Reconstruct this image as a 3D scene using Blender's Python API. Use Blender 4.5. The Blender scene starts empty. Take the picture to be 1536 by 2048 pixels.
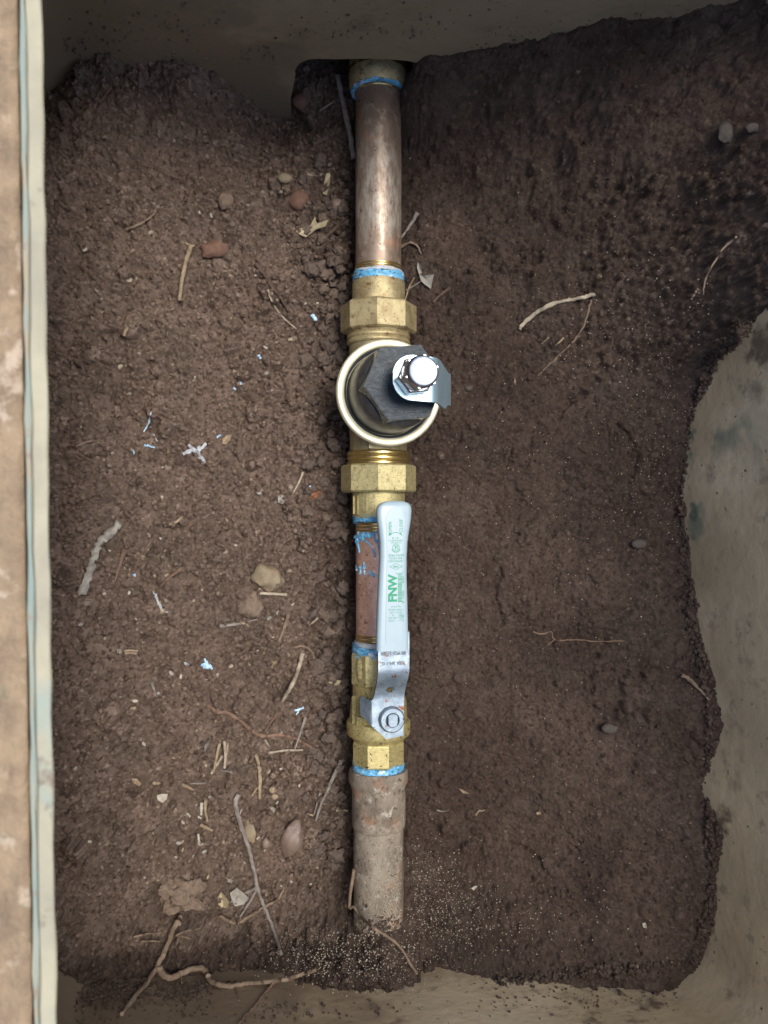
import bpy, bmesh, math, random
import numpy as np
from mathutils import Vector, Matrix

random.seed(7)
RNG = np.random.default_rng(11)
R = math.radians
scene = bpy.context.scene
col = scene.collection

# ------------------------------------------------------------------ camera, light
D = 0.60                      # camera height above the pipe axis
S = 0.363e-3                  # metres per photograph pixel at the pipe axis
cam_data = bpy.data.cameras.new('camera')
cam = bpy.data.objects.new('camera', cam_data)
col.objects.link(cam)
cam.location = (0, 0, D)
cam.rotation_euler = (0, 0, 0)
cam_data.sensor_fit = 'HORIZONTAL'
cam_data.sensor_width = 36.0
cam_data.lens = 36.0 * D / (1536 * S)
cam_data.clip_start = 0.02
cam_data.clip_end = 2000
cam_data.dof.use_dof = True
cam_data.dof.focus_distance = 0.565
cam_data.dof.aperture_fstop = 10.0
scene.camera = cam

SUN_EL, SUN_AZ = 70.0, 60.0       # azimuth measured clockwise from +Y (picture up)
world = bpy.data.worlds.new('World')
scene.world = world
world.use_nodes = True
wn = world.node_tree.nodes
wl = world.node_tree.links
bg = wn['Background']
sky = wn.new('ShaderNodeTexSky')
sky.sky_type = 'NISHITA'
sky.sun_disc = False
sky.sun_elevation = R(SUN_EL)
sky.sun_rotation = R(SUN_AZ)
sky.air_density = 1.0
sky.dust_density = 3.0
wl.new(sky.outputs[0], bg.inputs[0])
bg.inputs[1].default_value = 0.13

sun_data = bpy.data.lights.new('sun', 'SUN')
sun_data.energy = 1.5
sun_data.angle = R(24)
sun_data.color = (1.0, 0.96, 0.9)
sun = bpy.data.objects.new('sun', sun_data)
col.objects.link(sun)
sd = Vector((math.sin(R(SUN_AZ)) * math.cos(R(SUN_EL)), math.cos(R(SUN_AZ)) * math.cos(R(SUN_EL)), math.sin(R(SUN_EL))))
sun.rotation_euler = sd.to_track_quat('Z', 'Y').to_euler()
sun.location = (0.5, 0.5, 3)

scene.view_settings.view_transform = 'Standard'
scene.view_settings.look = 'None'
scene.view_settings.gamma = 1.0
scene.view_settings.use_curve_mapping = False
scene.view_settings.exposure = 0.82
scene.render.engine = 'CYCLES'
scene.cycles.use_denoising = True
scene.cycles.max_bounces = 6
scene.cycles.diffuse_bounces = 4
scene.cycles.glossy_bounces = 4
scene.cycles.caustics_reflective = False
scene.cycles.caustics_refractive = False

# ------------------------------------------------------------------ helpers
def P(px, py, z=0.0):
    k = S * (D - z) / D
    return Vector(((px - 768) * k, (1024 - py) * k, z))

def tag(o, label=None, cat=None, group=None, kind=None):
    if label: o['label'] = label
    if cat: o['category'] = cat
    if group: o['group'] = group
    if kind: o['kind'] = kind
    return o

def empty(name, loc, rot=(0, 0, 0)):
    o = bpy.data.objects.new(name, None)
    o.empty_display_size = 0.02
    o.location = loc
    o.rotation_euler = rot
    col.objects.link(o)
    return o

def link_mesh(name, me, mat, parent=None, smooth=True, angle=None):
    o = bpy.data.objects.new(name, me)
    col.objects.link(o)
    if mat is not None: me.materials.append(mat)
    if parent is not None: o.parent = parent
    if smooth:
        me.polygons.foreach_set('use_smooth', [True] * len(me.polygons))
        me.set_sharp_from_angle(angle=R(angle or 35))
    return o

def obj(name, bm, mat, parent=None, smooth=True, angle=None, center=False):
    loc = None
    if center:
        c = Vector((0, 0, 0))
        for v in bm.verts: c += v.co
        c /= max(1, len(bm.verts))
        bmesh.ops.translate(bm, verts=bm.verts, vec=-c)
        loc = c
    bmesh.ops.recalc_face_normals(bm, faces=bm.faces)
    me = bpy.data.meshes.new(name)
    bm.to_mesh(me)
    bm.free()
    o = link_mesh(name, me, mat, parent, smooth, angle)
    if loc is not None: o.location = loc
    return o

def fast_mesh(name, V, F):
    me = bpy.data.meshes.new(name)
    n = F.shape[1]
    me.vertices.add(len(V)); me.vertices.foreach_set('co', V.astype(np.float32).ravel())
    me.loops.add(F.size); me.loops.foreach_set('vertex_index', F.astype(np.int32).ravel())
    me.polygons.add(len(F))
    me.polygons.foreach_set('loop_start', np.arange(0, F.size, n, dtype=np.int32))
    me.polygons.foreach_set('loop_total', np.full(len(F), n, dtype=np.int32))
    me.update(calc_edges=True)
    return me

def set_attr(me, name, data):
    a = me.attributes.new(name, 'FLOAT', 'POINT')
    a.data.foreach_set('value', np.asarray(data, dtype=np.float32).ravel())

def hash01(ix, iy, seed):
    h = (ix * 374761393 + iy * 668265263 + seed * 1442695041) & 0xFFFFFFFF
    h = ((h ^ (h >> 13)) * 1274126177) & 0xFFFFFFFF
    h = h ^ (h >> 16)
    return (h & 0xFFFFFF) / float(0xFFFFFF)

def vnoise(X, Y, size, seed):
    x = X / size + 1000.0; y = Y / size + 1000.0
    ix = np.floor(x).astype(np.int64); iy = np.floor(y).astype(np.int64)
    fx = x - ix; fy = y - iy
    fx = fx * fx * (3 - 2 * fx); fy = fy * fy * (3 - 2 * fy)
    a = hash01(ix, iy, seed); b = hash01(ix + 1, iy, seed)
    c = hash01(ix, iy + 1, seed); d = hash01(ix + 1, iy + 1, seed)
    return (a * (1 - fx) + b * fx) * (1 - fy) + (c * (1 - fx) + d * fx) * fy - 0.5

def lathe(bm, prof, segs=48, axis='Y', center=(0, 0, 0), rfun=None, phase=0.0, cap=True):
    """prof: list of (t, r). axis Y: revolve round Y through center; axis Z likewise."""
    c = Vector(center)
    rings = []
    for k, (t, r) in enumerate(prof):
        ring = []
        for i in range(segs):
            a = phase + 2 * math.pi * i / segs
            rr, tt = (r, t) if rfun is None else rfun(a, t, r, k)
            if axis == 'Y': p = Vector((rr * math.cos(a), tt, rr * math.sin(a)))
            else: p = Vector((rr * math.cos(a), rr * math.sin(a), tt))
            ring.append(bm.verts.new(c + p))
        rings.append(ring)
    for k in range(len(rings) - 1):
        A, B = rings[k], rings[k + 1]
        for i in range(segs):
            j = (i + 1) % segs
            bm.faces.new((A[i], A[j], B[j], B[i]))
    if cap:
        bm.faces.new(rings[0]); bm.faces.new(rings[-1])
    return rings

def prism_y(bm, y0, y1, rad, n, phase, cx=0, cz=0, ch=0.0014, chin=0.0018):
    """n-sided nut along Y with chamfered ends"""
    prof = [(y0, rad - chin), (y0 + ch * 0.6, rad - 0.0002), (y0 + ch, rad), (y1 - ch, rad), (y1 - ch * 0.6, rad - 0.0002), (y1, rad - chin)]
    lathe(bm, prof, n, 'Y', (cx, 0, cz), phase=phase)

def prism_z(bm, poly, z0, z1, inset=0.0):
    lo = [bm.verts.new((x, y, z0)) for x, y in poly]
    hi = [bm.verts.new((x, y, z1)) for x, y in poly]
    n = len(poly)
    for i in range(n):
        j = (i + 1) % n
        bm.faces.new((lo[i], lo[j], hi[j], hi[i]))
    bm.faces.new(lo); bm.faces.new(hi)

def catmull(pts, sub):
    if len(pts) < 3:
        a, b = pts[0], pts[-1]
        return [a.lerp(b, i / sub) for i in range(sub + 1)]
    out = []
    q = [pts[0] * 2 - pts[1]] + list(pts) + [pts[-1] * 2 - pts[-2]]
    for i in range(1, len(q) - 2):
        for s in range(sub):
            t = s / sub
            p0, p1, p2, p3 = q[i - 1], q[i], q[i + 1], q[i + 2]
            out.append(0.5 * ((2 * p1) + (p2 - p0) * t + (2 * p0 - 5 * p1 + 4 * p2 - p3) * t * t + (3 * p1 - p0 - 3 * p2 + p3) * t ** 3))
    out.append(pts[-1].copy())
    return out

def tube(bm, pts, radii, segs=7, jit=0.12, flat=1.0):
    rings = []
    n = len(pts)
    up = Vector((0, 0, 1))
    for i, p in enumerate(pts):
        t = (pts[min(i + 1, n - 1)] - pts[max(i - 1, 0)])
        if t.length < 1e-9: t = Vector((1, 0, 0))
        t.normalize()
        s = t.cross(up)
        if s.length < 1e-4: s = Vector((1, 0, 0))
        s.normalize()
        u = s.cross(t)
        r = radii(i / (n - 1)) if callable(radii) else radii
        ring = []
        for k in range(segs):
            a = 2 * math.pi * k / segs
            rr = r * (1 + random.uniform(-jit, jit))
            ring.append(bm.verts.new(p + s * (rr * math.cos(a)) + u * (rr * math.sin(a) * flat)))
        rings.append(ring)
    for a, b in zip(rings[:-1], rings[1:]):
        for k in range(segs):
            j = (k + 1) % segs
            bm.faces.new((a[k], a[j], b[j], b[k]))
    bm.faces.new(rings[0]); bm.faces.new(rings[-1])

# ------------------------------------------------------------------ materials
def material(name, c1, c2=None, scale=300.0, rough=0.6, metal=0.0, bump=0.0, bscale=900.0, bdist=0.0004,
             spots=(), rough2=None, stretch=None, spec=0.5, detail=6.0, contrast=(0.35, 0.65)):
    m = bpy.data.materials.new(name)
    m.use_nodes = True
    nt = m.node_tree; N = nt.nodes; L = nt.links
    b = N['Principled BSDF']
    b.inputs['Metallic'].default_value = metal
    b.inputs['Roughness'].default_value = rough
    b.inputs['Specular IOR Level'].default_value = spec
    tc = N.new('ShaderNodeTexCoord')
    vec = tc.outputs['Object']
    if stretch:
        mp = N.new('ShaderNodeMapping'); mp.inputs['Scale'].default_value = stretch
        L.new(vec, mp.inputs['Vector']); svec = mp.outputs[0]
    else: svec = vec
    def noise(sc, det=detail, v=svec, rg=0.6):
        n = N.new('ShaderNodeTexNoise')
        n.inputs['Scale'].default_value = sc; n.inputs['Detail'].default_value = det
        n.inputs['Roughness'].default_value = rg
        L.new(v, n.inputs['Vector'])
        return n.outputs['Fac']
    def remap(src, lo, hi, o0=0.0, o1=1.0):
        r = N.new('ShaderNodeMapRange')
        r.inputs['From Min'].default_value = lo; r.inputs['From Max'].default_value = hi
        r.inputs['To Min'].default_value = o0; r.inputs['To Max'].default_value = o1
        L.new(src, r.inputs['Value'])
        return r.outputs[0]
    def mix(fac, a, bcol):
        x = N.new('ShaderNodeMix'); x.data_type = 'RGBA'
        L.new(fac, x.inputs[0])
        for idx, val in ((6, a), (7, bcol)):
            if isinstance(val, tuple): x.inputs[idx].default_value = (*val, 1)
            else: L.new(val, x.inputs[idx])
        return x.outputs[2]
    c2 = c2 or c1
    f = noise(scale)
    cur = mix(remap(f, *contrast), c1, c2)
    for sp in spots:                       # (colour, scale, lo, hi [, stretch?])
        fac = remap(noise(sp[1], 4.0, vec, 0.65), sp[2], sp[3])
        cur = mix(fac, cur, sp[0])
    L.new(cur, b.inputs['Base Color'])
    if rough2 is not None:
        L.new(remap(noise(scale * 1.7), 0.3, 0.7, rough, rough2), b.inputs['Roughness'])
    if bump:
        bp = N.new('ShaderNodeBump'); bp.inputs['Strength'].default_value = bump; bp.inputs['Distance'].default_value = bdist
        L.new(noise(bscale, 5.0), bp.inputs['Height'])
        L.new(bp.outputs[0], b.inputs['Normal'])
    return m

M = {}
M['brass_cast'] = material('brass_cast', (0.60, 0.53, 0.27), (0.44, 0.385, 0.19), 300, 0.5, 0.55, 0.9, 1500, 0.0003, spots=(((0.17, 0.10, 0.05), 300, 0.60, 0.70), ((0.08, 0.06, 0.035), 1200, 0.58, 0.66)), rough2=0.58)
M['brass_dirty'] = material('brass_dirty', (0.54, 0.465, 0.255), (0.36, 0.285, 0.15), 110, 0.5, 0.5, 0.7, 1300, 0.0003, spots=(((0.20, 0.095, 0.045), 150, 0.57, 0.68), ((0.06, 0.042, 0.025), 800, 0.59, 0.67)), rough2=0.6)
M['brass_bright'] = material('brass_bright', (0.66, 0.52, 0.22), (0.50, 0.36, 0.14), 400, 0.25, 0.9, 0.2, 1500, 0.0002, spots=(((0.12, 0.08, 0.04), 500, 0.62, 0.74),))
M['brass_body'] = material('brass_body', (0.52, 0.46, 0.27), (0.36, 0.31, 0.18), 150, 0.45, 0.7, 0.6, 1400, 0.0003, spots=(((0.08, 0.055, 0.03), 500, 0.62, 0.74),), rough2=0.6)
M['brass_yellow'] = material('brass_yellow', (0.60, 0.515, 0.235), (0.45, 0.38, 0.165), 300, 0.48, 0.55, 0.7, 1600, 0.0003, spots=(((0.08, 0.055, 0.03), 380, 0.60, 0.645), ((0.14, 0.11, 0.06), 1400, 0.58, 0.66),))
M['cream_ring'] = material('cream_ring', (0.80, 0.76, 0.56), (0.68, 0.63, 0.42), 120, 0.38, 0.35, 0.15, 1200, 0.0002, spots=(((0.06, 0.05, 0.04), 700, 0.72, 0.76),))
M['dark_rubber'] = material('dark_rubber', (0.035, 0.045, 0.06), (0.06, 0.075, 0.10), 200, 0.35, 0.0)
M['shoulder'] = material('bonnet_shoulder', (0.20, 0.20, 0.185), (0.10, 0.105, 0.105), 120, 0.42, 0.65, 0.1, 900)
M['bonnet'] = material('scratched_bonnet', (0.020, 0.032, 0.042), (0.010, 0.016, 0.022), 160, 0.18, 0.05, 0.25, 350, 0.0003, stretch=(1, 6, 1), rough2=0.5, spots=(((0.30, 0.32, 0.31), 900, 0.66, 0.76), ((0.25, 0.21, 0.15), 60, 0.68, 0.74)), spec=0.16)
def add_swirls(m, colr):
    nt = m.node_tree; N = nt.nodes; L = nt.links
    b = N['Principled BSDF']; src = b.inputs['Base Color'].links[0].from_socket
    tc = N.new('ShaderNodeTexCoord'); w = N.new('ShaderNodeTexWave'); w.wave_type = 'RINGS'; w.rings_direction = 'Z'
    w.inputs['Scale'].default_value = 190; w.inputs['Distortion'].default_value = 22; w.inputs['Detail'].default_value = 4; w.inputs['Detail Scale'].default_value = 0.8
    L.new(tc.outputs['Object'], w.inputs['Vector'])
    n = N.new('ShaderNodeTexNoise'); n.inputs['Scale'].default_value = 90; n.inputs['Detail'].default_value = 6; L.new(tc.outputs['Object'], n.inputs['Vector'])
    a = N.new('ShaderNodeMath'); a.operation = 'MULTIPLY'; L.new(w.outputs['Fac'], a.inputs[0]); L.new(n.outputs['Fac'], a.inputs[1])
    r = N.new('ShaderNodeMapRange'); r.inputs['From Min'].default_value = 0.34; r.inputs['From Max'].default_value = 0.60; r.inputs['To Max'].default_value = 0.5; L.new(a.outputs[0], r.inputs['Value'])
    x = N.new('ShaderNodeMix'); x.data_type = 'RGBA'; L.new(r.outputs[0], x.inputs[0]); L.new(src, x.inputs[6]); x.inputs[7].default_value = (*colr, 1)
    L.new(x.outputs[2], b.inputs['Base Color'])
add_swirls(M['bonnet'], (0.06, 0.095, 0.12))
M['zinc'] = material('bright_zinc', (0.66, 0.69, 0.72), (0.52, 0.56, 0.60), 240, 0.22, 0.95, 0.08, 700, 0.0002, spots=(((0.12, 0.14, 0.16), 900, 0.68, 0.76),))
M['tag'] = material('tag_metal', (0.42, 0.58, 0.65), (0.33, 0.47, 0.53), 120, 0.30, 0.6, 0.06, 500, 0.0002, stretch=(4, 0.4, 4))
M['pipe_brown'] = material('tarnished_pipe', (0.36, 0.27, 0.20), (0.20, 0.145, 0.105), 45, 0.40, 0.5, 0.25, 420, 0.0002, stretch=(1, 0.55, 1), spots=(((0.50, 0.40, 0.31), 95, 0.54, 0.72), ((0.42, 0.21, 0.11), 60, 0.60, 0.74), ((0.06, 0.04, 0.025), 240, 0.61, 0.69)), rough2=0.5)
def add_worn_band(m, y0, half, colr):
    # the middle of the pipe is rubbed pale
    nt = m.node_tree; N = nt.nodes; L = nt.links
    b = N['Principled BSDF']; src = b.inputs['Base Color'].links[0].from_socket
    tc = N.new('ShaderNodeTexCoord'); sx = N.new('ShaderNodeSeparateXYZ'); L.new(tc.outputs['Object'], sx.inputs[0])
    d = N.new('ShaderNodeMath'); d.operation = 'SUBTRACT'; L.new(sx.outputs['Y'], d.inputs[0]); d.inputs[1].default_value = y0
    ab = N.new('ShaderNodeMath'); ab.operation = 'ABSOLUTE'; L.new(d.outputs[0], ab.inputs[0])
    r = N.new('ShaderNodeMapRange'); r.inputs['From Min'].default_value = half; r.inputs['From Max'].default_value = 0.3 * half; L.new(ab.outputs[0], r.inputs['Value'])
    mp = N.new('ShaderNodeMapping'); mp.inputs['Scale'].default_value = (1.6, 0.5, 1.6); mp.inputs['Rotation'].default_value = (0, 0, 0.5); L.new(tc.outputs['Object'], mp.inputs['Vector'])
    n = N.new('ShaderNodeTexNoise'); n.inputs['Scale'].default_value = 160; n.inputs['Detail'].default_value = 8; n.inputs['Roughness'].default_value = 0.7; L.new(mp.outputs[0], n.inputs['Vector'])
    q = N.new('ShaderNodeMapRange'); q.inputs['From Min'].default_value = 0.42; q.inputs['From Max'].default_value = 0.62; L.new(n.outputs['Fac'], q.inputs['Value'])
    a = N.new('ShaderNodeMath'); a.operation = 'MULTIPLY'; L.new(r.outputs[0], a.inputs[0]); L.new(q.outputs[0], a.inputs[1])
    x = N.new('ShaderNodeMix'); x.data_type = 'RGBA'; L.new(a.outputs[0], x.inputs[0]); L.new(src, x.inputs[6]); x.inputs[7].default_value = (*colr, 1)
    L.new(x.outputs[2], b.inputs['Base Color'])
add_worn_band(M['pipe_brown'], -0.012, 0.05, (0.55, 0.49, 0.41))
M['copper'] = material('copper_pipe', (0.66, 0.42, 0.32), (0.48, 0.29, 0.215), 90, 0.42, 0.5, 0.25, 600, 0.0002, stretch=(1, 0.4, 1), spots=(((0.76, 0.55, 0.45), 260, 0.56, 0.68), ((0.16, 0.085, 0.06), 330, 0.58, 0.68)), rough2=0.5)
M['old_pipe'] = material('old_galvanised_pipe', (0.285, 0.245, 0.19), (0.165, 0.135, 0.105), 80, 0.75, 0.1, 0.9, 480, 0.0006, stretch=(1, 0.5, 1), spots=(((0.42, 0.39, 0.33), 130, 0.55, 0.68), ((0.26, 0.16, 0.10), 60, 0.56, 0.70), ((0.09, 0.07, 0.052), 300, 0.57, 0.66), ((0.12, 0.09, 0.065), 45, 0.58, 0.72)), spec=0.25)
M['sealant'] = material('blue_sealant', (0.07, 0.33, 0.58), (0.22, 0.52, 0.74), 260, 0.42, 0.0, 0.8, 500, 0.0006, spots=(((0.62, 0.74, 0.80), 200, 0.57, 0.66), ((0.04, 0.07, 0.10), 420, 0.58, 0.64), ((0.16, 0.11, 0.08), 160, 0.63, 0.70)))
M['tape_white'] = material('white_tape', (0.52, 0.55, 0.57), (0.34, 0.36, 0.38), 300, 0.5)
M['tape_blue'] = material('blue_tape', (0.30, 0.56, 0.80), (0.62, 0.78, 0.90), 400, 0.5)
M['grip'] = material('white_vinyl', (0.358, 0.466, 0.504), (0.336, 0.440, 0.484), 60, 0.32, 0.0, 0.05, 400, 0.0002, spots=(((0.16, 0.13, 0.11), 620, 0.70, 0.75),))
M['print'] = material('green_print', (0.0, 0.25, 0.11), (0.0, 0.29, 0.135), 400, 0.5)
M['lever'] = material('lever_steel', (0.34, 0.415, 0.47), (0.20, 0.255, 0.305), 130, 0.46, 0.8, 0.35, 900, 0.0002, spots=(((0.22, 0.09, 0.045), 190, 0.60, 0.66), ((0.06, 0.06, 0.07), 600, 0.62, 0.70), ((0.50, 0.54, 0.56), 420, 0.62, 0.70)), rough2=0.5)
M['stamp'] = material('recess_shade_stamping', (0.10, 0.12, 0.14), (0.22, 0.26, 0.30), 700, 0.6, 0.4)  # dark colour stands in for shade inside the stamped letters
M['plastic'] = material('dusty_box_plastic', (0.61, 0.475, 0.285), (0.47, 0.36, 0.215), 14, 0.7, 0.0, 0.6, 90, 0.0014, spots=(((0.15, 0.18, 0.125), 15, 0.63, 0.68), ((0.20, 0.145, 0.095), 24, 0.60, 0.68), ((0.66, 0.53, 0.34), 9, 0.52, 0.68), ((0.33, 0.25, 0.165), 34, 0.58, 0.72), ((0.36, 0.30, 0.20), 95, 0.60, 0.70), ((0.12, 0.085, 0.06), 140, 0.66, 0.70)), spec=0.12)
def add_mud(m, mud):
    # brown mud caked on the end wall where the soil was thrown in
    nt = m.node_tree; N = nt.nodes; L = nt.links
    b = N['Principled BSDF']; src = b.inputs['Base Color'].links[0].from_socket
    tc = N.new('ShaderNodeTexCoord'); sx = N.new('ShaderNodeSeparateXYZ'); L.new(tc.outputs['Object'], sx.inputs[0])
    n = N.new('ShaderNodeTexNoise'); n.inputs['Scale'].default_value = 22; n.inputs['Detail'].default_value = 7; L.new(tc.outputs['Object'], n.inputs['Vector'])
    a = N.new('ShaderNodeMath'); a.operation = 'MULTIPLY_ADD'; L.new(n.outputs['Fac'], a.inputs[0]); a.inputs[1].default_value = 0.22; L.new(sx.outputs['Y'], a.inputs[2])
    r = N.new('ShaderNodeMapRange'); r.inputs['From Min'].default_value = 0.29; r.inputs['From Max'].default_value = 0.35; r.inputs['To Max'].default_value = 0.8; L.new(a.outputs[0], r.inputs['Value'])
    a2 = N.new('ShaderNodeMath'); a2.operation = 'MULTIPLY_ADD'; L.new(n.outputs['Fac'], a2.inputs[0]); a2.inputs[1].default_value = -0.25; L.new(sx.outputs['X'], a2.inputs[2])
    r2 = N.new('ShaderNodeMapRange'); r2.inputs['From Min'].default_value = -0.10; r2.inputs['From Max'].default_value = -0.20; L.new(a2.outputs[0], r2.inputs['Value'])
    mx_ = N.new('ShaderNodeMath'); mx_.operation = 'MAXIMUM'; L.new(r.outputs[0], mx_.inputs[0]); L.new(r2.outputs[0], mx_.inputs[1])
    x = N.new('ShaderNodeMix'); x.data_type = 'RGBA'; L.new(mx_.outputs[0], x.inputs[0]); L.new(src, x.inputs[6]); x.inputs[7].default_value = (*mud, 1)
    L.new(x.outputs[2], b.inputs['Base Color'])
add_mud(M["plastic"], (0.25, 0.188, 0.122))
M['rim'] = material('sunworn_rim', (0.43, 0.39, 0.265), (0.32, 0.295, 0.21), 30, 0.6, 0.0, 0.3, 200, 0.0008, spots=(((0.27, 0.35, 0.30), 11, 0.57, 0.70), ((0.22, 0.17, 0.12), 45, 0.60, 0.70),), stretch=None)
M['rim_groove'] = material('rim_groove', (0.22, 0.29, 0.255), (0.30, 0.32, 0.255), 20, 0.7, spots=(((0.34, 0.29, 0.20), 16, 0.50, 0.62), ((0.26, 0.19, 0.135), 60, 0.56, 0.66)))
M['ground'] = material('surface_dirt', (0.36, 0.265, 0.165), (0.24, 0.175, 0.115), 70, 0.95, 0.0, 0.8, 160, 0.004, spots=(((0.50, 0.40, 0.29), 55, 0.58, 0.68), ((0.20, 0.19, 0.12), 45, 0.62, 0.70)), spec=0.1)
M['twig_grey'] = material('grey_twig', (0.28, 0.25, 0.22), (0.18, 0.155, 0.13), 220, 0.85, 0, 0.6, 700, 0.0005, spec=0.2)
M['twig_tan'] = material('tan_straw', (0.36, 0.285, 0.19), (0.24, 0.18, 0.115), 260, 0.8, 0, 0.4, 800, 0.0004, spec=0.2)
M['twig_pale'] = material('pale_straw', (0.44, 0.38, 0.285), (0.29, 0.24, 0.175), 260, 0.8, 0, 0.4, 800, 0.0004, spec=0.2)
M['twig_dark'] = material('dark_bark', (0.12, 0.085, 0.065), (0.075, 0.05, 0.04), 220, 0.9, 0, 0.7, 600, 0.0006, spec=0.2)
M['root_red'] = material('red_root', (0.23, 0.15, 0.105), (0.14, 0.09, 0.065), 220, 0.85, 0, 0.6, 600, 0.0005, spec=0.2)
M['root_tan'] = material('tan_root', (0.27, 0.20, 0.14), (0.16, 0.115, 0.08), 180, 0.85, 0, 0.6, 600, 0.0005, spec=0.2)
M['leaf'] = material('dry_leaf', (0.50, 0.43, 0.29), (0.34, 0.28, 0.17), 200, 0.8, 0, 0.4, 500, 0.0005, spec=0.2)
M['leaf_grey'] = material('grey_leaf', (0.36, 0.34, 0.29), (0.24, 0.22, 0.19), 200, 0.8, 0, 0.4, 500, 0.0005, spec=0.2)
M['stone_tan'] = material('tan_stone', (0.30, 0.245, 0.155), (0.20, 0.16, 0.11), 130, 0.8, 0, 0.8, 500, 0.0008, spots=(((0.36, 0.19, 0.08), 90, 0.60, 0.70),), spec=0.3)
M['stone_red'] = material('red_stone', (0.20, 0.115, 0.08), (0.135, 0.08, 0.058), 150, 0.85, 0, 0.8, 500, 0.0008, spec=0.2)
M['stone_grey'] = material('smooth_grey_stone', (0.22, 0.16, 0.125), (0.16, 0.115, 0.09), 90, 0.5, 0, 0.3, 400, 0.0006, spots=(((0.34, 0.28, 0.23), 150, 0.63, 0.70),), spec=0.5)
M['clod'] = material('soil_clod', (0.25, 0.185, 0.137), (0.16, 0.118, 0.09), 260, 0.95, 0, 1.0, 700, 0.0012, spec=0.1)
M['clod_dark'] = material('dark_clod', (0.14, 0.108, 0.088), (0.095, 0.073, 0.061), 260, 0.95, 0, 1.0, 700, 0.0012, spec=0.1)
M['clod_mid'] = material('brown_clod', (0.175, 0.132, 0.102), (0.115, 0.086, 0.068), 260, 0.95, 0, 1.0, 700, 0.0012, spec=0.1)
M['chip'] = material('wood_chip', (0.36, 0.28, 0.185), (0.25, 0.185, 0.12), 300, 0.8, 0, 0.4, 600, 0.0004, spec=0.2)
M['chip_white'] = material('white_chip', (0.46, 0.43, 0.35), (0.33, 0.29, 0.22), 300, 0.7, 0, 0.3, 600, 0.0004)
M['stone_dull'] = material('dull_stone', (0.095, 0.080, 0.068), (0.06, 0.05, 0.043), 130, 0.85, 0, 0.6, 400, 0.0008, spec=0.2)
M['rust'] = material('rust_flake', (0.30, 0.13, 0.06), (0.17, 0.07, 0.035), 400, 0.9, 0, 0.8, 700, 0.0006, spec=0.2)
M['sand'] = material('sand_grain', (0.60, 0.55, 0.43), (0.25, 0.205, 0.145), 1500, 0.45)

def soil_material(name):
    m = bpy.data.materials.new(name)
    m.use_nodes = True
    nt = m.node_tree; N = nt.nodes; L = nt.links
    b = N['Principled BSDF']
    b.inputs['Roughness'].default_value = 0.95
    b.inputs['Specular IOR Level'].default_value = 0.12
    at = N.new('ShaderNodeAttribute'); at.attribute_name = 'tint'
    ad = N.new('ShaderNodeAttribute'); ad.attribute_name = 'damp_shade'
    tc = N.new('ShaderNodeTexCoord')
    def noise(sc, det=6, rg=0.65):
        n = N.new('ShaderNodeTexNoise'); n.inputs['Scale'].default_value = sc
        n.inputs['Detail'].default_value = det; n.inputs['Roughness'].default_value = rg
        L.new(tc.outputs['Object'], n.inputs['Vector']); return n.outputs['Fac']
    def mixc(fac, a, c):
        x = N.new('ShaderNodeMix'); x.data_type = 'RGBA'
        L.new(fac, x.inputs[0])
        for i, v in ((6, a), (7, c)):
            if isinstance(v, tuple): x.inputs[i].default_value = (*v, 1)
            else: L.new(v, x.inputs[i])
        return x.outputs[2]
    rdry = N.new('ShaderNodeValToRGB'); e = rdry.color_ramp.elements
    e[0].position = 0.0; e[0].color = (0.106, 0.072, 0.055, 1)
    e[1].position = 1.0; e[1].color = (0.534, 0.426, 0.329, 1)
    for p, c in ((0.3, (0.195, 0.139, 0.104, 1)), (0.5, (0.267, 0.192, 0.147, 1)), (0.75, (0.345, 0.253, 0.196, 1)), (0.92, (0.435, 0.328, 0.253, 1))):
        q = e.new(p); q.color = c
    rdmp_shade = N.new('ShaderNodeValToRGB'); e = rdmp_shade.color_ramp.elements
    e[0].position = 0.0; e[0].color = (0.048, 0.033, 0.025, 1)
    e[1].position = 1.0; e[1].color = (0.258, 0.192, 0.148, 1)
    for p, c in ((0.3, (0.078, 0.053, 0.042, 1)), (0.55, (0.105, 0.074, 0.058, 1)), (0.85, (0.146, 0.104, 0.080, 1))):
        q = e.new(p); q.color = c
    add = N.new('ShaderNodeMath'); add.operation = 'MULTIPLY_ADD'
    nz = N.new('ShaderNodeMath'); nz.operation = 'SUBTRACT'; L.new(noise(420, 8, 0.75), nz.inputs[0]); nz.inputs[1].default_value = 0.5
    L.new(nz.outputs[0], add.inputs[0]); add.inputs[1].default_value = 1.3
    L.new(at.outputs['Fac'], add.inputs[2])
    L.new(add.outputs[0], rdry.inputs[0]); L.new(add.outputs[0], rdmp_shade.inputs[0])
    c = mixc(ad.outputs['Fac'], rdry.outputs[0], rdmp_shade.outputs[0])
    # faint olive / reddish drift through the soil
    f2 = N.new('ShaderNodeMapRange'); f2.inputs['From Min'].default_value = 0.5; f2.inputs['From Max'].default_value = 0.75
    f2.inputs['To Max'].default_value = 0.35
    L.new(noise(30, 5), f2.inputs['Value'])
    c = mixc(f2.outputs[0], c, (0.13, 0.115, 0.085))
    L.new(c, b.inputs['Base Color'])
    bp = N.new('ShaderNodeBump'); bp.inputs['Strength'].default_value = 1.0; bp.inputs['Distance'].default_value = 0.0042
    L.new(noise(620, 8, 0.72), bp.inputs['Height'])
    L.new(bp.outputs[0], b.inputs['Normal'])
    return m
M['soil'] = soil_material('garden_soil')

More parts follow.
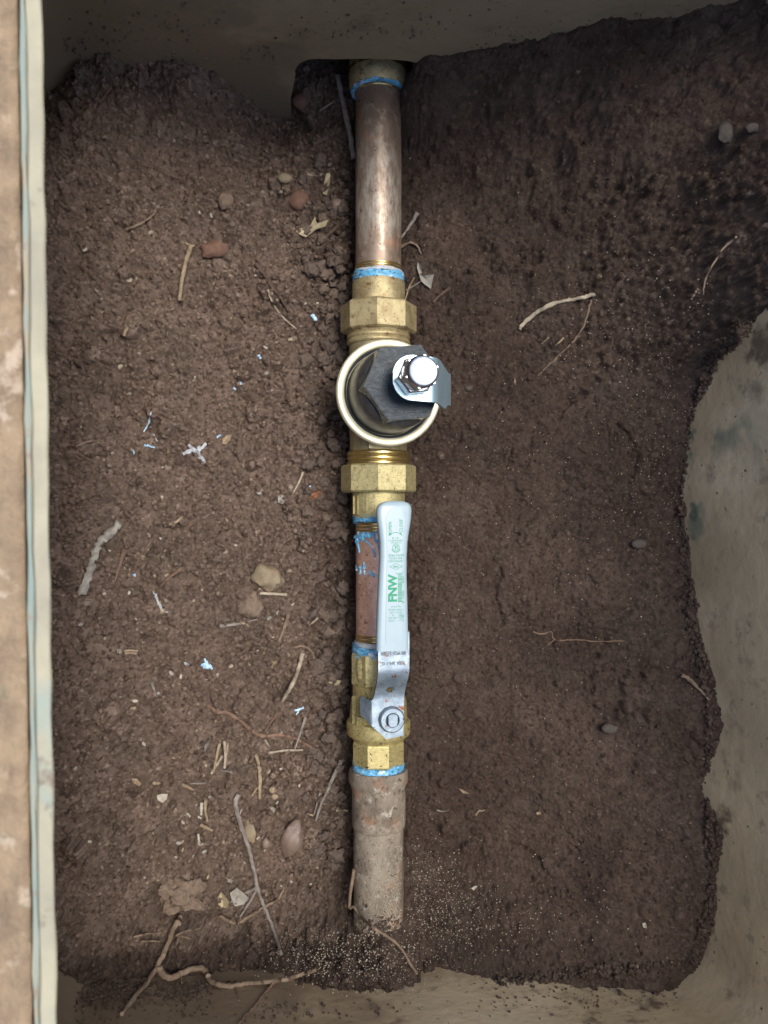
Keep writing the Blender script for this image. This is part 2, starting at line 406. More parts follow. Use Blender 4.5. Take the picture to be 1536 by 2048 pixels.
LV = [  # z, xL, xR, yB, yT
    (-0.052, -0.245, 0.1923, -0.324, 0.3120), (0.0, -0.240, 0.2053, -0.322, 0.3098), (0.03, -0.237, 0.2128, -0.3205, 0.3085),
    (0.06, -0.231, 0.2203, -0.318, 0.3068), (0.10, -0.212, 0.2303, -0.314, 0.3035), (0.15, -0.188, 0.2428, -0.307, 0.2985), (0.20, -0.166, 0.2553, -0.298, 0.2925), (0.2325, -0.1491, 0.2635, -0.292, 0.2880)]

# ------------------------------------------------------------------ soil bed
def tps(ctrl):
    pts = np.array([[*P(a, b, c)[:2], c] for a, b, c in ctrl])
    xy = pts[:, :2] * 10; z = pts[:, 2]
    n = len(xy)
    d = np.linalg.norm(xy[:, None] - xy[None], axis=2)
    K = np.where(d > 0, d * d * np.log(d + 1e-12), 0) + np.eye(n) * 2e-3
    Pm = np.hstack([np.ones((n, 1)), xy])
    A = np.zeros((n + 3, n + 3)); A[:n, :n] = K; A[:n, n:] = Pm; A[n:, :n] = Pm.T
    w = np.linalg.solve(A, np.concatenate([z, [0, 0, 0]]))
    def f(X, Y):
        q0 = X * 10; q1 = Y * 10
        out = w[n] + w[n + 1] * q0 + w[n + 2] * q1
        for i in range(n):
            r2 = (q0 - xy[i, 0]) ** 2 + (q1 - xy[i, 1]) ** 2
            out = out + w[i] * 0.5 * r2 * np.log(r2 + 1e-12)
        return out
    return f

CTRL = []
for y in (400, 600, 800, 1000, 1200, 1400, 1560): CTRL += [(690, y, -0.036), (655, y, -0.028), (610, y, -0.016), (815, y, -0.014)]
CTRL += [(690, 300, -0.028), (620, 300, -0.024), (690, 160, -0.03), (620, 180, -0.034), (585, 242, -0.058), (545, 262, -0.044), (640, 60, -0.03), (750, 40, -0.032)]
CTRL += [(470, 190, -0.008), (400, 125, 0.033), (300, 126, 0.034), (180, 122, 0.035), (90, 165, 0.016), (520, 340, -0.012), (440, 270, 0.002), (300, 350, 0.018), (120, 350, 0.034)]
for y in (550, 800, 1050, 1300, 1500): CTRL += [(520, y, -0.008), (330, y, 0.008), (110, y, 0.036), (20, y, 0.048)]
CTRL += [(640, 1700, -0.016), (500, 1700, -0.004), (330, 1700, 0.010), (120, 1700, 0.036), (120, 1900, 0.042), (300, 1800, 0.014), (420, 1830, 0.006), (330, 1890, 0.017), (480, 1890, 0.010), (600, 1880, 0.006), (690, 1850, -0.004),
         (250, 1950, 0.030), (440, 1950, 0.022), (120, 1985, 0.046), (260, 1985, 0.038), (430, 1985, 0.033), (560, 1975, 0.036), (757, 1850, 0.010), (757, 1880, 0.021), (757, 1925, 0.032), (757, 1965, 0.0425), (690, 1965, 0.0425), (640, 1968, 0.041), (815, 1950, 0.037), (757, 2000, 0.044), (680, 2010, 0.044)]
CTRL += [(815, 300, -0.014), (815, 170, -0.016), (840, 115, 0.036), (890, 108, 0.042), (1000, 84, 0.058), (1120, 50, 0.077), (1250, 18, 0.092), (1400, 20, 0.100), (1536, 120, 0.118), (1536, 260, 0.120), (1560, 400, 0.122), (1560, 560, 0.118),
         (900, 300, 0.002), (1000, 300, 0.014), (1150, 300, 0.036), (1320, 300, 0.066), (1500, 380, 0.104), (1530, 604, 0.1020), (1480, 665, 0.078), (1425, 715, 0.052), (1400, 620, 0.060), (1250, 550, 0.030), (1100, 550, 0.010), (950, 550, -0.004)]
CTRL += [(1400, 800, 0.0380), (1380, 900, 0.0275), (1370, 1000, 0.0215), (1372, 1100, 0.0225), (1385, 1200, 0.030), (1400, 1300, 0.038), (1420, 1400, 0.0487), (1430, 1480, 0.054), (1410, 1580, 0.0434), (1440, 1660, 0.059), (1435, 1750, 0.0565), (1430, 1850, 0.054), (1400, 1920, 0.045)]
for y, a, b, c in ((750, -0.009, -0.002, 0.015), (950, -0.010, -0.005, 0.004), (1150, -0.010, -0.004, 0.006), (1350, -0.010, -0.002, 0.014), (1550, -0.010, 0.001, 0.022), (1750, -0.008, 0.006, 0.030)):
    CTRL += [(900, y, a), (1060, y, b), (1240, y, c)]
CTRL += [(815, 1750, -0.008), (840, 1870, 0.006), (870, 1890, 0.012), (850, 1930, 0.016), (960, 1935, 0.030), (1050, 1965, 0.040), (1200, 1990, 0.045), (1330, 1960, 0.05)]
base_f = tps(CTRL)

GX0, GX1, GY0, GY1, STEP = -0.262, 0.236, -0.352, 0.388, 0.00070
gx = np.arange(GX0, GX1, STEP); gy = np.arange(GY0, GY1, STEP)
NX, NY = len(gx), len(gy)
XX, YY = np.meshgrid(gx, gy)
HH = np.clip(base_f(XX, YY), -0.06, 0.215)
BASE = HH.copy()

side = np.clip((XX - 0.004) / 0.016 + 0.5, 0, 1)             # 0 crumbly left bank, 1 packed right bank
bot = np.clip((-YY - 0.302) / 0.008, 0, 1) * (XX < 0.02)     # packed floor by the lower wall
packed = np.maximum(side, bot * 0.9)
HH += vnoise(XX, YY, 0.050, 1) * 0.009 * (1 - 0.3 * packed)
HH += vnoise(XX, YY, 0.022, 2) * 0.0055
HH += vnoise(XX, YY, 0.010, 3) * (0.0040 - 0.0006 * packed)
HH += vnoise(XX, YY, 0.0045, 4) * (0.0024 - 0.0006 * packed)
HH += vnoise(XX, YY, 0.0020, 5) * 0.0016
# ridged lumps on the upper right bank
ur = np.clip((XX - 0.03) / 0.05, 0, 1) * np.clip((YY - 0.12) / 0.06, 0, 1)
rid = 1 - np.abs(vnoise(XX + 0.25 * YY, YY * 0.75, 0.020, 8)) * 2
HH += ur * (rid - 0.75) * 0.010
rid2 = 1 - np.abs(vnoise(XX + 0.2 * YY, YY * 0.8, 0.0085, 9)) * 2
HH += ur * (rid2 - 0.75) * 0.004
ul = np.clip((-0.06 - XX) / 0.05, 0, 1) * np.clip((YY - 0.17) / 0.06, 0, 1)
HH += ul * (1 - np.abs(vnoise(XX, YY * 0.5, 0.009, 18)) * 2 - 0.75) * 0.007
# trowel smears
HH += np.clip(vnoise(XX * 0.9 + YY * 0.25, YY * 0.22, 0.010, 13), -0.2, 0.3) * 0.003 * side
def worley(X, Y, size, seed):
    x = X / size + 500.0; y = Y / size + 500.0
    ix = np.floor(x).astype(np.int64); iy = np.floor(y).astype(np.int64)
    f1 = np.full(X.shape, 9.0); f2 = np.full(X.shape, 9.0)
    for a in (-1, 0, 1):
        for b in (-1, 0, 1):
            px = ix + a + hash01(ix + a, iy + b, seed); py = iy + b + hash01(ix + a, iy + b, seed + 1)
            d = (px - x) ** 2 + (py - y) ** 2
            f2 = np.minimum(f2, np.maximum(f1, d)); f1 = np.minimum(f1, d)
    return np.sqrt(f2) - np.sqrt(f1)
wx = XX + vnoise(XX, YY, 0.005, 51) * 0.004; wy = YY + vnoise(XX, YY, 0.005, 52) * 0.004
gate = np.clip(0.5 + 2.2 * vnoise(XX, YY, 0.014, 53), 0, 1)
HH -= np.clip(0.32 - worley(wx, wy, 0.0062, 61), 0, 1) * 0.0080 * gate * (1 - 0.55 * packed)
gate = np.clip(0.5 + 2.2 * vnoise(XX, YY, 0.009, 54), 0, 1)
HH -= np.clip(0.40 - worley(wx, wy, 0.0033, 63), 0, 1) * 0.0052 * gate * (1 - 0.3 * packed)
TINT = np.clip(0.45 + vnoise(XX, YY, 0.018, 21) * 0.35 + vnoise(XX, YY, 0.004, 22) * 0.4, 0, 1)

def to_ij(x, y): return (x - GX0) / STEP, (y - GY0) / STEP

def carve(pxpts, width, depth):
    pts = [P(a, b, 0.0) for a, b in pxpts]
    # drop to the right height once
    pts = [P(a, b, float(BASE[min(NY - 1, max(0, int((p.y - GY0) / STEP))), min(NX - 1, max(0, int((p.x - GX0) / STEP)))])) for (a, b), p in zip(pxpts, pts)]
    dense = catmull(pts, 10)
    x0 = min(p.x for p in dense) - width * 4; x1 = max(p.x for p in dense) + width * 4
    y0 = min(p.y for p in dense) - width * 4; y1 = max(p.y for p in dense) + width * 4
    i0, j0 = [max(0, int(v)) for v in to_ij(x0, y0)]; i1, j1 = [int(v) + 1 for v in to_ij(x1, y1)]
    sub = (slice(j0, min(j1, NY)), slice(i0, min(i1, NX)))
    X = XX[sub] + vnoise(XX[sub], YY[sub], 0.004, 31) * 0.003; Y = YY[sub] + vnoise(XX[sub], YY[sub], 0.004, 32) * 0.003
    dmin = np.full(X.shape, 9.0)
    for p in dense: dmin = np.minimum(dmin, (X - p.x) ** 2 + (Y - p.y) ** 2)
    HH[sub] -= depth * np.exp(-dmin / width ** 2)

# crumbs splatted into the height field
def splat(n, px_lo, px_hi, py_lo, py_hi, r_lo, r_hi, power, flat, embed, tint_sd, keep=None):
    flat = flat * 1.25; tint_sd = tint_sd * 1.15
    cx = RNG.uniform(P(px_lo, 0).x, P(px_hi, 0).x, n); cy = RNG.uniform(P(0, py_hi).y, P(0, py_lo).y, n)
    rr = r_lo + (r_hi - r_lo) * RNG.random(n) ** power
    an = RNG.uniform(0, math.pi, n); el = RNG.uniform(0.65, 1.0, n); tn = RNG.normal(0, tint_sd, n); em = RNG.uniform(-0.7, 0.25, n) * embed
    sx = RNG.normal(0, 0.35, (n, 2))
    if keep is not None:
        kk = RNG.random(n) < keep(cx, cy)
        cx, cy, rr, an, el, tn, em, sx = cx[kk], cy[kk], rr[kk], an[kk], el[kk], tn[kk], em[kk], sx[kk]
    order = np.argsort(-rr)
    for q in order:
        r = rr[q]; w = int(r / STEP) + 2
        fi, fj = to_ij(cx[q], cy[q]); i = int(fi); j = int(fj)
        if i < w or j < w or i >= NX - w - 1 or j >= NY - w - 1: continue
        sl = (slice(j - w, j + w + 1), slice(i - w, i + w + 1))
        dx = XX[sl] - cx[q]; dy = YY[sl] - cy[q]
        c, s = math.cos(an[q]), math.sin(an[q])
        u = (dx * c + dy * s) / r; v = (-dx * s + dy * c) / (r * el[q])
        d2 = u * u + v * v
        ins = d2 < 1
        if not ins.any(): continue
        top = HH[j, i] + em[q] * r + np.sqrt(np.clip(1 - d2, 0, 1)) * r * flat + (dx * sx[q, 0] + dy * sx[q, 1])
        cur = HH[sl]
        m = ins & (top > cur)
        cur[m] = top[m]
        TINT[sl][m] = np.clip(0.45 + tn[q], 0, 1)

left = lambda x, y: np.where(x < 0.0, 1.0, 0.0)
splat(2200, 60, 720, 130, 1900, 0.0026, 0.0068, 2.2, 0.50, 0.5, 0.13, lambda x, y: np.where(x > -0.075, 0.95, 0.26))
splat(260, 60, 720, 130, 1900, 0.0050, 0.0100, 1.6, 0.34, 0.5, 0.13)
splat(9000, 40, 740, 100, 1960, 0.0012, 0.0028, 1.6, 0.75, 0.5, 0.16, lambda x, y: np.where(x > -0.09, 0.9, 0.6))
splat(26000, 20, 740, 100, 1960, 0.0008, 0.0016, 1.3, 0.8, 0.6, 0.20)
splat(1500, 800, 1500, 40, 1960, 0.0016, 0.0052, 2.5, 0.42, 0.6, 0.10)
splat(5000, 800, 1500, 40, 1960, 0.0010, 0.0022, 1.6, 0.6, 0.6, 0.14)
splat(15000, 790, 1500, 500, 1960, 0.0008, 0.0015, 1.5, 0.6, 0.8, 0.14, lambda x, y: np.where(y > 0.1, 0.5, 0.9))
splat(3000, 790, 1536, 20, 760, 0.0009, 0.0026, 1.8, 0.6, 0.6, 0.14)
splat(140, 690, 830, 1850, 1935, 0.0018, 0.0045, 1.5, 0.6, 0.4, 0.14)
splat(900, 90, 840, 1860, 1990, 0.0010, 0.0030, 1.8, 0.5, 0.6, 0.14)
splat(3000, 90, 840, 1860, 1990, 0.0008, 0.0015, 1.5, 0.6, 0.7, 0.16)
splat(1600, 1150, 1536, 420, 760, 0.0010, 0.0030, 1.6, 0.8, 0.4, 0.22)

for pts, w, d in (
    ([(985, 1120), (1003, 1140), (992, 1180), (1008, 1250)], 0.0014, 0.0045),
    ([(1240, 850), (1262, 880), (1275, 915), (1262, 965)], 0.0011, 0.0050),
    ([(1165, 790), (1150, 800)], 0.005, 0.010), ([(1145, 805), (1118, 835)], 0.0016, 0.004),
    ([(1275, 1205), (1262, 1228), (1235, 1240)], 0.0011, 0.0035), ([(1245, 1345), (1240, 1400), (1250, 1450), (1215, 1465)], 0.0016, 0.004),
    ([(1200, 1310), (1185, 1355)], 0.0012, 0.003), ([(1020, 1690), (1070, 1720), (1100, 1765)], 0.0022, 0.004),
    ([(930, 1640), (950, 1655)], 0.0015, 0.003), ([(1080, 340), (1055, 400), (1070, 430)], 0.0022, 0.006), ([(1200, 100), (1180, 160), (1195, 230)], 0.0025, 0.006),
    ([(960, 190), (1000, 180), (1030, 195)], 0.003, 0.005), ([(1260, 310), (1268, 340)], 0.0025, 0.006),
    ([(570, 640), (600, 690), (640, 760), (660, 860)], 0.0014, 0.003), ([(665, 835), (645, 870), (668, 905)], 0.0012, 0.005),
    ([(240, 450), (252, 462)], 0.0030, 0.006), ([(285, 250), (300, 215), (330, 200)], 0.0030, 0.005), ([(415, 1390), (428, 1440)], 0.0018, 0.004),
    ([(310, 1790), (330, 1840), (390, 1855), (440, 1845), (480, 1870)], 0.0042, 0.010), ([(150, 1190), (160, 1200)], 0.002, 0.004),
    ([(90, 180), (130, 145), (185, 122)], 0.0022, 0.006), ([(500, 1580), (560, 1590)], 0.002, 0.002), ([(702, 1800), (710, 1845), (722, 1880)], 0.0040, 0.007)):
    carve(pts, w, d)

# stay clear of the pipe: the soil never rises through it except where it is buried at the lower end
PIPEX = P(757, 0).x
clear = np.clip((0.0155 ** 2 - (XX - PIPEX) ** 2), 0, None)
in_pipe = (np.abs(XX - PIPEX) < 0.0155) & (YY > P(0, 1840).y)
HH[in_pipe] = np.minimum(HH[in_pipe], -0.017)

def H(x, y):
    fi, fj = to_ij(x, y)
    i = min(max(int(fi), 0), NX - 2); j = min(max(int(fj), 0), NY - 2)
    a = min(max(fi - i, 0), 1); b = min(max(fj - j, 0), 1)
    return float((HH[j, i] * (1 - a) + HH[j, i + 1] * a) * (1 - b) + (HH[j + 1, i] * (1 - a) + HH[j + 1, i + 1] * a) * b)

def G(px, py, lift=0.0):
    z = 0.0
    for _ in range(7):
        p = P(px, py, z + lift)
        z = H(p.x, p.y)
    p = P(px, py, z + lift)
    zs_ = [l[0] for l in LV]; yb_ = [l[3] for l in LV]
    if p.y < np.interp(p.z, zs_, yb_) + 0.0012:          # lies against the lower wall of the box instead
        lo, hi = -0.036, 0.22
        for _ in range(30):
            mid = (lo + hi) / 2
            if P(px, py, mid).y < np.interp(mid, zs_, yb_) + 0.0012: lo = mid
            else: hi = mid
        p = P(px, py, hi + lift)
    return p

V = np.stack([XX.ravel(), YY.ravel(), HH.ravel()], axis=1)
idx = np.arange(NX * NY).reshape(NY, NX)
F = np.stack([idx[:-1, :-1].ravel(), idx[:-1, 1:].ravel(), idx[1:, 1:].ravel(), idx[1:, :-1].ravel()], axis=1)
me = fast_mesh('soil', V, F)
DAMP_SHADE = np.clip(packed * 0.9 + vnoise(XX, YY, 0.05, 41) * 0.35 + np.clip((XX + 0.062) / 0.035, 0, 1) * 0.85 * (1 - side), 0, 1)  # damp packed soil, plus painted shade along the trough left of the pipe
set_attr(me, 'tint', TINT); set_attr(me, 'damp_shade', DAMP_SHADE)
soil = link_mesh('soil', me, M['soil'], smooth=False)
me.polygons.foreach_set('use_smooth', np.ones(len(me.polygons), dtype=bool))
tag(soil, 'dark brown soil banked around the pipe inside the box', kind='structure')

# ------------------------------------------------------------------ the buried box
def perim(z, xL, xR, yB, yT, off, rad=0.034, n=9, m=40):
    out = []
    r = max(0.012, rad - max(0, z - 0.06) * 0.16) + off
    xL -= off; xR += off; yB -= off; yT += off
    def sidepts(a, b):
        return [(a[0] + (b[0] - a[0]) * t / m, a[1] + (b[1] - a[1]) * t / m) for t in range(1, m)]
    cs = [((xR - r, yT - r), 0), ((xL + r, yT - r), 90), ((xL + r, yB + r), 180), ((xR - r, yB + r), 270)]
    arcs = [[(c[0] + r * math.cos(R(a0 + 90 * k / n)), c[1] + r * math.sin(R(a0 + 90 * k / n))) for k in range(n + 1)] for c, a0 in cs]
    for k in range(4):
        out += arcs[k] + sidepts(arcs[k][-1], arcs[(k + 1) % 4][0])
    pts = []
    for i, (x, y) in enumerate(out):
        if x < 0: x -= 0.0145 * y * min(1, -x / 0.1)
        if z > 0.247: x += 0.0005 * math.sin(i * 1.7 + off * 900) * math.sin(i * 0.53) + random.uniform(-0.0002, 0.0002)
        wob = 0 if z > 0.21 else 0.0012 * math.sin(i * 0.37 + z * 40) + 0.0008 * math.sin(i * 0.91 + z * 23)
        pts.append(Vector((x + wob * (1 if abs(x) > 0.1 else 0), y + wob * (1 if abs(y) > 0.2 else 0), z)))
    return pts
def shell(loops, closed=True):
    bm = bmesh.new()
    rings = [[bm.verts.new(p) for p in lp] for lp in loops]
    n = len(rings[0])
    pairs = list(zip(rings[:-1], rings[1:])) + ([(rings[-1], rings[0])] if closed else [])
    for A, B in pairs:
        for i in range(n):
            j = (i + 1) % n
            bm.faces.new((A[i], A[j], B[j], B[i]))
    bmesh.ops.recalc_face_normals(bm, faces=bm.faces)
    return bm
box = empty('valve_box', (0, 0, -0.036))
tag(box, 'buried green plastic valve box, its walls smeared with dried mud', 'valve box')
loops = [perim(*l, 0.0) for l in LV] + [perim(*l, 0.006) for l in reversed(LV)]
bm = shell(loops)
me = bpy.data.meshes.new('wall_tmp'); bm.to_mesh(me); bm.free()
wall_tmp = bpy.data.objects.new('wall_tmp', me); col.objects.link(wall_tmp)
def cutter(poly, y0, y1):
    b = bmesh.new()
    lo = [b.verts.new((x, y0, z)) for x, z in poly]; hi = [b.verts.new((x, y1, z)) for x, z in poly]
    n = len(poly)
    for i in range(n):
        j = (i + 1) % n; b.faces.new((lo[i], lo[j], hi[j], hi[i]))
    b.faces.new(lo); b.faces.new(hi)
    bmesh.ops.recalc_face_normals(b, faces=b.faces)
    m_ = bpy.data.meshes.new('cut'); b.to_mesh(m_); b.free()
    o = bpy.data.objects.new('cut', m_); col.objects.link(o); return o
def arc(cx, cz, rx, rz, a0, a1, n=8): return [(cx + rx * math.cos(R(a0 + (a1 - a0) * k / n)), cz + rz * math.sin(R(a0 + (a1 - a0) * k / n))) for k in range(n + 1)]
top_poly = [(0.030, -0.1)] + arc(0.014, 0.024, 0.014, 0.014, 0, 90) + arc(-0.044, 0.014, 0.019, 0.024, 90, 180) + [(-0.070, -0.02), (-0.078, -0.1)]
bot_poly = [(0.031, -0.1)] + arc(-0.022, -0.004, 0.050, 0.052, 0, 180, 20) + [(-0.072, -0.1)]
cuts = [cutter(top_poly, 0.2, 0.4), cutter(bot_poly, -0.42, -0.25)]
for c in cuts:
    md = wall_tmp.modifiers.new('b', 'BOOLEAN'); md.operation = 'DIFFERENCE'; md.object = c; md.solver = 'EXACT'
dg = bpy.context.evaluated_depsgraph_get()
wme = bpy.data.meshes.new_from_object(wall_tmp.evaluated_get(dg))
for o in cuts + [wall_tmp]: bpy.data.objects.remove(o, do_unlink=True)
wme.name = 'wall'
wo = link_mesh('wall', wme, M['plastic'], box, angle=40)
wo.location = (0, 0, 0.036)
# rim: thickened lip with a groove along its top
T = LV[-1]
def lip(z, off): return [p + Vector((0, 0, z - T[0])) for p in perim(*T, off)]
def top_in(z, off):
    l = (z, -0.1415 - (0.2505 - z) * 0.42, 0.2680, -0.292, 0.2880)
    return perim(*l, off)
bm = shell([top_in(0.2325, 0.0002), top_in(0.2495, 0.0), top_in(0.2505, 0.0008), top_in(0.2505, 0.0064), top_in(0.2474, 0.0072), top_in(0.2474, 0.0096), top_in(0.2325, 0.0100)])
rm = obj('rim', bm, M['rim'], box, angle=30); rm.location = (0, 0, 0.036)
bm = shell([top_in(0.2470, 0.0073), top_in(0.2482, 0.0075), top_in(0.2484, 0.0094), top_in(0.2470, 0.0095)])
gr = obj('rim_groove', bm, M['rim_groove'], box, angle=30); gr.location = (0, 0, 0.036)

# ground round the box, out to the horizon
bm = bmesh.new()
ringsG = []
for off, z in ((0.0102, 0.2455), (0.0112, 0.2482), (0.016, 0.2484), (0.024, 0.247), (0.032, 0.2475), (0.042, 0.248), (0.055, 0.248), (0.08, 0.248), (0.13, 0.248), (0.3, 0.248), (1.0, 0.247), (5, 0.24), (40, 0.2), (400, 0.0)):
    lp = top_in(z, off)
    ringsG.append([bm.verts.new(p + Vector((0, 0, random.uniform(-0.0015, 0.0015) if off < 0.2 and off > 0.015 else 0))) for p in lp])
for A, B in zip(ringsG[:-1], ringsG[1:]):
    n = len(A)
    for i in range(n):
        j = (i + 1) % n; bm.faces.new((A[i], A[j], B[j], B[i]))
gnd = obj('ground', bm, M['ground'], None, angle=180)
tag(gnd, 'dry brown ground outside the rim of the box', kind='structure')

# ------------------------------------------------------------------ pipe run (axis along Y at x = PIPEX, z = 0)
def Yp(py, z=0.0): return P(0, py, z).y
def rag(amp_t, amp_r, seed, k_edge):
    rnd = random.Random(seed)
    ph = [rnd.uniform(0, 6.28) for _ in range(8)]
    def f(a, t, r, k):
        e = sum(math.sin(a * (q + 2) + ph[q]) / (1 + 0.25 * q) for q in range(8)) / 3
        dr = amp_r * (math.sin(7 * a + ph[0] + k * 1.9) * 0.5 + math.sin(13 * a + ph[1] + k * 3.1) * 0.5 + rnd.uniform(-0.5, 0.5))
        dt = amp_t * (e + rnd.uniform(-0.35, 0.35)) if k in k_edge else 0
        return r + dr, t + dt
    return f
def sealant(parent, py0, py1, r, seed, amp_t=0.0016, amp_r=0.0008, mat='sealant', n=7, name='thread_sealant'):
    bm = bmesh.new()
    y0, y1 = Yp(py0) - parent.location.y, Yp(py1) - parent.location.y
    prof = [(y0 + 0.0002, r - 0.0016)] + [(y0 + (y1 - y0) * k / (n - 1), r) for k in range(n)] + [(y1 - 0.0002, r - 0.0016)]
    lathe(bm, prof, 72, 'Y', rfun=rag(amp_t, amp_r, seed, (0, 1, n, n + 1)))
    return obj(name, bm, M[mat], parent, angle=60)
def thread(bm, y0, y1, r, pitch=0.0016, depth=0.0007):
    n = max(2, int(abs(y1 - y0) / pitch)); s = (y1 - y0) / n
    prof = []
    for k in range(n):
        prof += [(y0 + s * k, r - depth), (y0 + s * (k + 0.35), r), (y0 + s * (k + 0.65), r)]
    prof.append((y1, r - depth))
    lathe(bm, prof, 56, 'Y')
def wob(amp, seed):
    rnd = random.Random(seed); ph = [rnd.uniform(0, 6.28) for _ in range(4)]
    return lambda a, t, r, k: (r + amp * (math.sin(3 * a + ph[0] + t * 90) + math.sin(5 * a + ph[1] - t * 140) + 0.6 * math.sin(9 * a + ph[2] + t * 310)) / 2, t)
def seg(y0, y1, r, n): return [(y0 + (y1 - y0) * k / n, r) for k in range(n + 1)]

# coupling at the upper wall
cp = empty('pipe_coupling', (PIPEX, Yp(150), 0))
tag(cp, 'brass coupling passing through the notch in the upper box wall', 'pipe fitting')
bm = bmesh.new()
o_ = cp.location.y
lathe(bm, [(Yp(20) - o_, 0.0205), (Yp(150) - o_, 0.0212), (Yp(176) - o_, 0.0212), (Yp(183) - o_, 0.0200), (Yp(184) - o_, 0.0172)], 56, 'Y')
obj('sleeve', bm, M['brass_dirty'], cp)
bm = bmesh.new(); lathe(bm, [(Yp(142) - o_, 0.0208), (Yp(143) - o_, 0.0217), (Yp(150) - o_, 0.0217), (Yp(151) - o_, 0.0208)], 56, 'Y')
obj('band', bm, M['brass_bright'], cp)
# tarnished pipe
p1 = empty('water_pipe', (PIPEX, Yp(370), 0))
tag(p1, 'tarnished brown brass pipe between the upper wall and the round regulator', 'pipe')
o_ = p1.location.y
bm = bmesh.new(); lathe(bm, seg(Yp(188) - o_, Yp(552) - o_, 0.0166, 40), 64, 'Y', rfun=wob(0.00012, 3)); obj('pipe_wall', bm, M['pipe_brown'], p1)
bm = bmesh.new(); thread(bm, Yp(180) - o_, Yp(192) - o_, 0.0172); obj('thread', bm, M['brass_bright'], p1)
bm = bmesh.new(); thread(bm, Yp(533) - o_, Yp(548) - o_, 0.0171); obj('thread', bm, M['brass_bright'], p1)
sealant(p1, 158, 187, 0.0196, 5, 0.0017, 0.0008)
sealant(p1, 546, 553, 0.0180, 6, 0.0005, 0.0002, 'tape_white', 4, 'white_thread_tape')
sealant(p1, 551, 566, 0.0186, 7, 0.0015, 0.0007)

# ---- pressure regulator
TILT = R(12.5)
reg = empty('pressure_regulator', (PIPEX, 0.0818, 0), (0, TILT, 0))
tag(reg, 'brass pressure regulator with wide cream ring and upright adjusting bolt', 'pressure regulator')
o_ = 0.0818
def ylo(py): return Yp(py) - o_
bm = bmesh.new()
lathe(bm, [(ylo(700), 0.0195), (ylo(690), 0.0212), (ylo(740), 0.0214), (ylo(830), 0.0214), (ylo(885), 0.0208), (ylo(905), 0.0208)], 56, 'Y')
lathe(bm, [(-0.030, 0.012), (-0.026, 0.020), (-0.015, 0.0255), (0.0, 0.0270), (0.018, 0.0285), (0.024, 0.031), (0.028, 0.0345), (0.0298, 0.0350)], 64, 'Z')
for k in range(4):      # cast marks on the neck
    b_ = bmesh.ops.create_icosphere(bm, subdivisions=1, radius=0.0013)
    bmesh.ops.translate(bm, verts=b_['verts'], vec=(-0.0178 + 0.0012 * (k % 2), ylo(866 + 8 * (k // 2)), 0.0105 + 0.0022 * (k % 2)))
bmesh.ops.create_cube(bm, size=1, matrix=Matrix.Translation((-0.006, ylo(893), 0.020)) @ Matrix.Diagonal((0.011, 0.006, 0.004, 1)))
obj('body', bm, M['brass_body'], reg)
for a, b in ((662, 692), (903, 932)):
    bm = bmesh.new(); thread(bm, ylo(a), ylo(b), 0.0230, 0.0030, 0.0009); obj('thread', bm, M['brass_bright'] if a > 800 else M['brass_dirty'], reg)
bm = bmesh.new(); prism_y(bm, ylo(668), ylo(610), 0.0276, 8, R(22.5 - 12.5 + 4) , ch=0.0022, chin=0.0024); obj('union_nut', bm, M['brass_dirty'], reg, smooth=False)
bm = bmesh.new(); prism_y(bm, ylo(985), ylo(930), 0.0272, 8, R(12.5), ch=0.0018, chin=0.0020); obj('union_nut', bm, M['brass_cast'], reg, smooth=False)
bm = bmesh.new(); lathe(bm, [(ylo(612), 0.0190), (ylo(572), 0.0192), (ylo(565), 0.0186), (ylo(563), 0.0168)], 56, 'Y'); obj('tailpiece', bm, M['brass_dirty'], reg)
bm = bmesh.new()
lathe(bm, [(ylo(984), 0.0192), (ylo(1028), 0.0192), (ylo(1036), 0.0182), (ylo(1037), 0.0165)], 56, 'Y')
for a in (128, 152, 168):
    bmesh.ops.create_cube(bm, size=1, matrix=Matrix.Rotation(-R(a), 4, 'Y') @ Matrix.Translation((0.0192, ylo(1010), 0)) @ Matrix.Diagonal((0.0012, 0.013, 0.0008, 1)))
obj('tailpiece', bm, M['brass_cast'], reg)
bm = bmesh.new()
lathe(bm, [(0.0295, 0.0345), (0.0300, 0.0358), (0.0312, 0.0366), (0.0345, 0.0367), (0.0358, 0.0360), (0.0360, 0.0352), (0.0360, 0.0320), (0.0354, 0.0313), (0.0300, 0.0310)], 96, 'Z', cap=False)
bmesh.ops.contextual_create
obj('flange_ring', bm, M['cream_ring'], reg, angle=50)
bm = bmesh.new()
lathe(bm, [(0.0290, 0.0312), (0.0330, 0.0311), (0.0338, 0.0304), (0.0332, 0.0296), (0.0290, 0.0290)], 80, 'Z', cap=False)
obj('seal', bm, M['dark_rubber'], reg, angle=60)
bm = bmesh.new()
lathe(bm, [(0.022, 0.0289), (0.034, 0.0288), (0.044, 0.0284), (0.052, 0.0279), (0.058, 0.0272), (0.063, 0.0260), (0.067, 0.0240), (0.069, 0.020)], 80, 'Z')
bn = obj('bonnet', bm, M['shoulder'], reg, angle=60)
# hex on the bonnet, its rotation read from the photograph
bm = bmesh.new()
hexpoly = [(0.0266 * math.cos(R(a)), 0.0266 * math.sin(R(a))) for a in [187 + 60 * k for k in range(6)]]
prism_z(bm, hexpoly, 0.052, 0.080)
bmesh.ops.bevel(bm, geom=[e for e in bm.edges if abs(e.verts[0].co.z - 0.080) < 1e-5 and abs(e.verts[1].co.z - 0.080) < 1e-5], offset=0.0005, segments=2, affect='EDGES')
obj('hex_cap', bm, M['bonnet'], bn, angle=20)
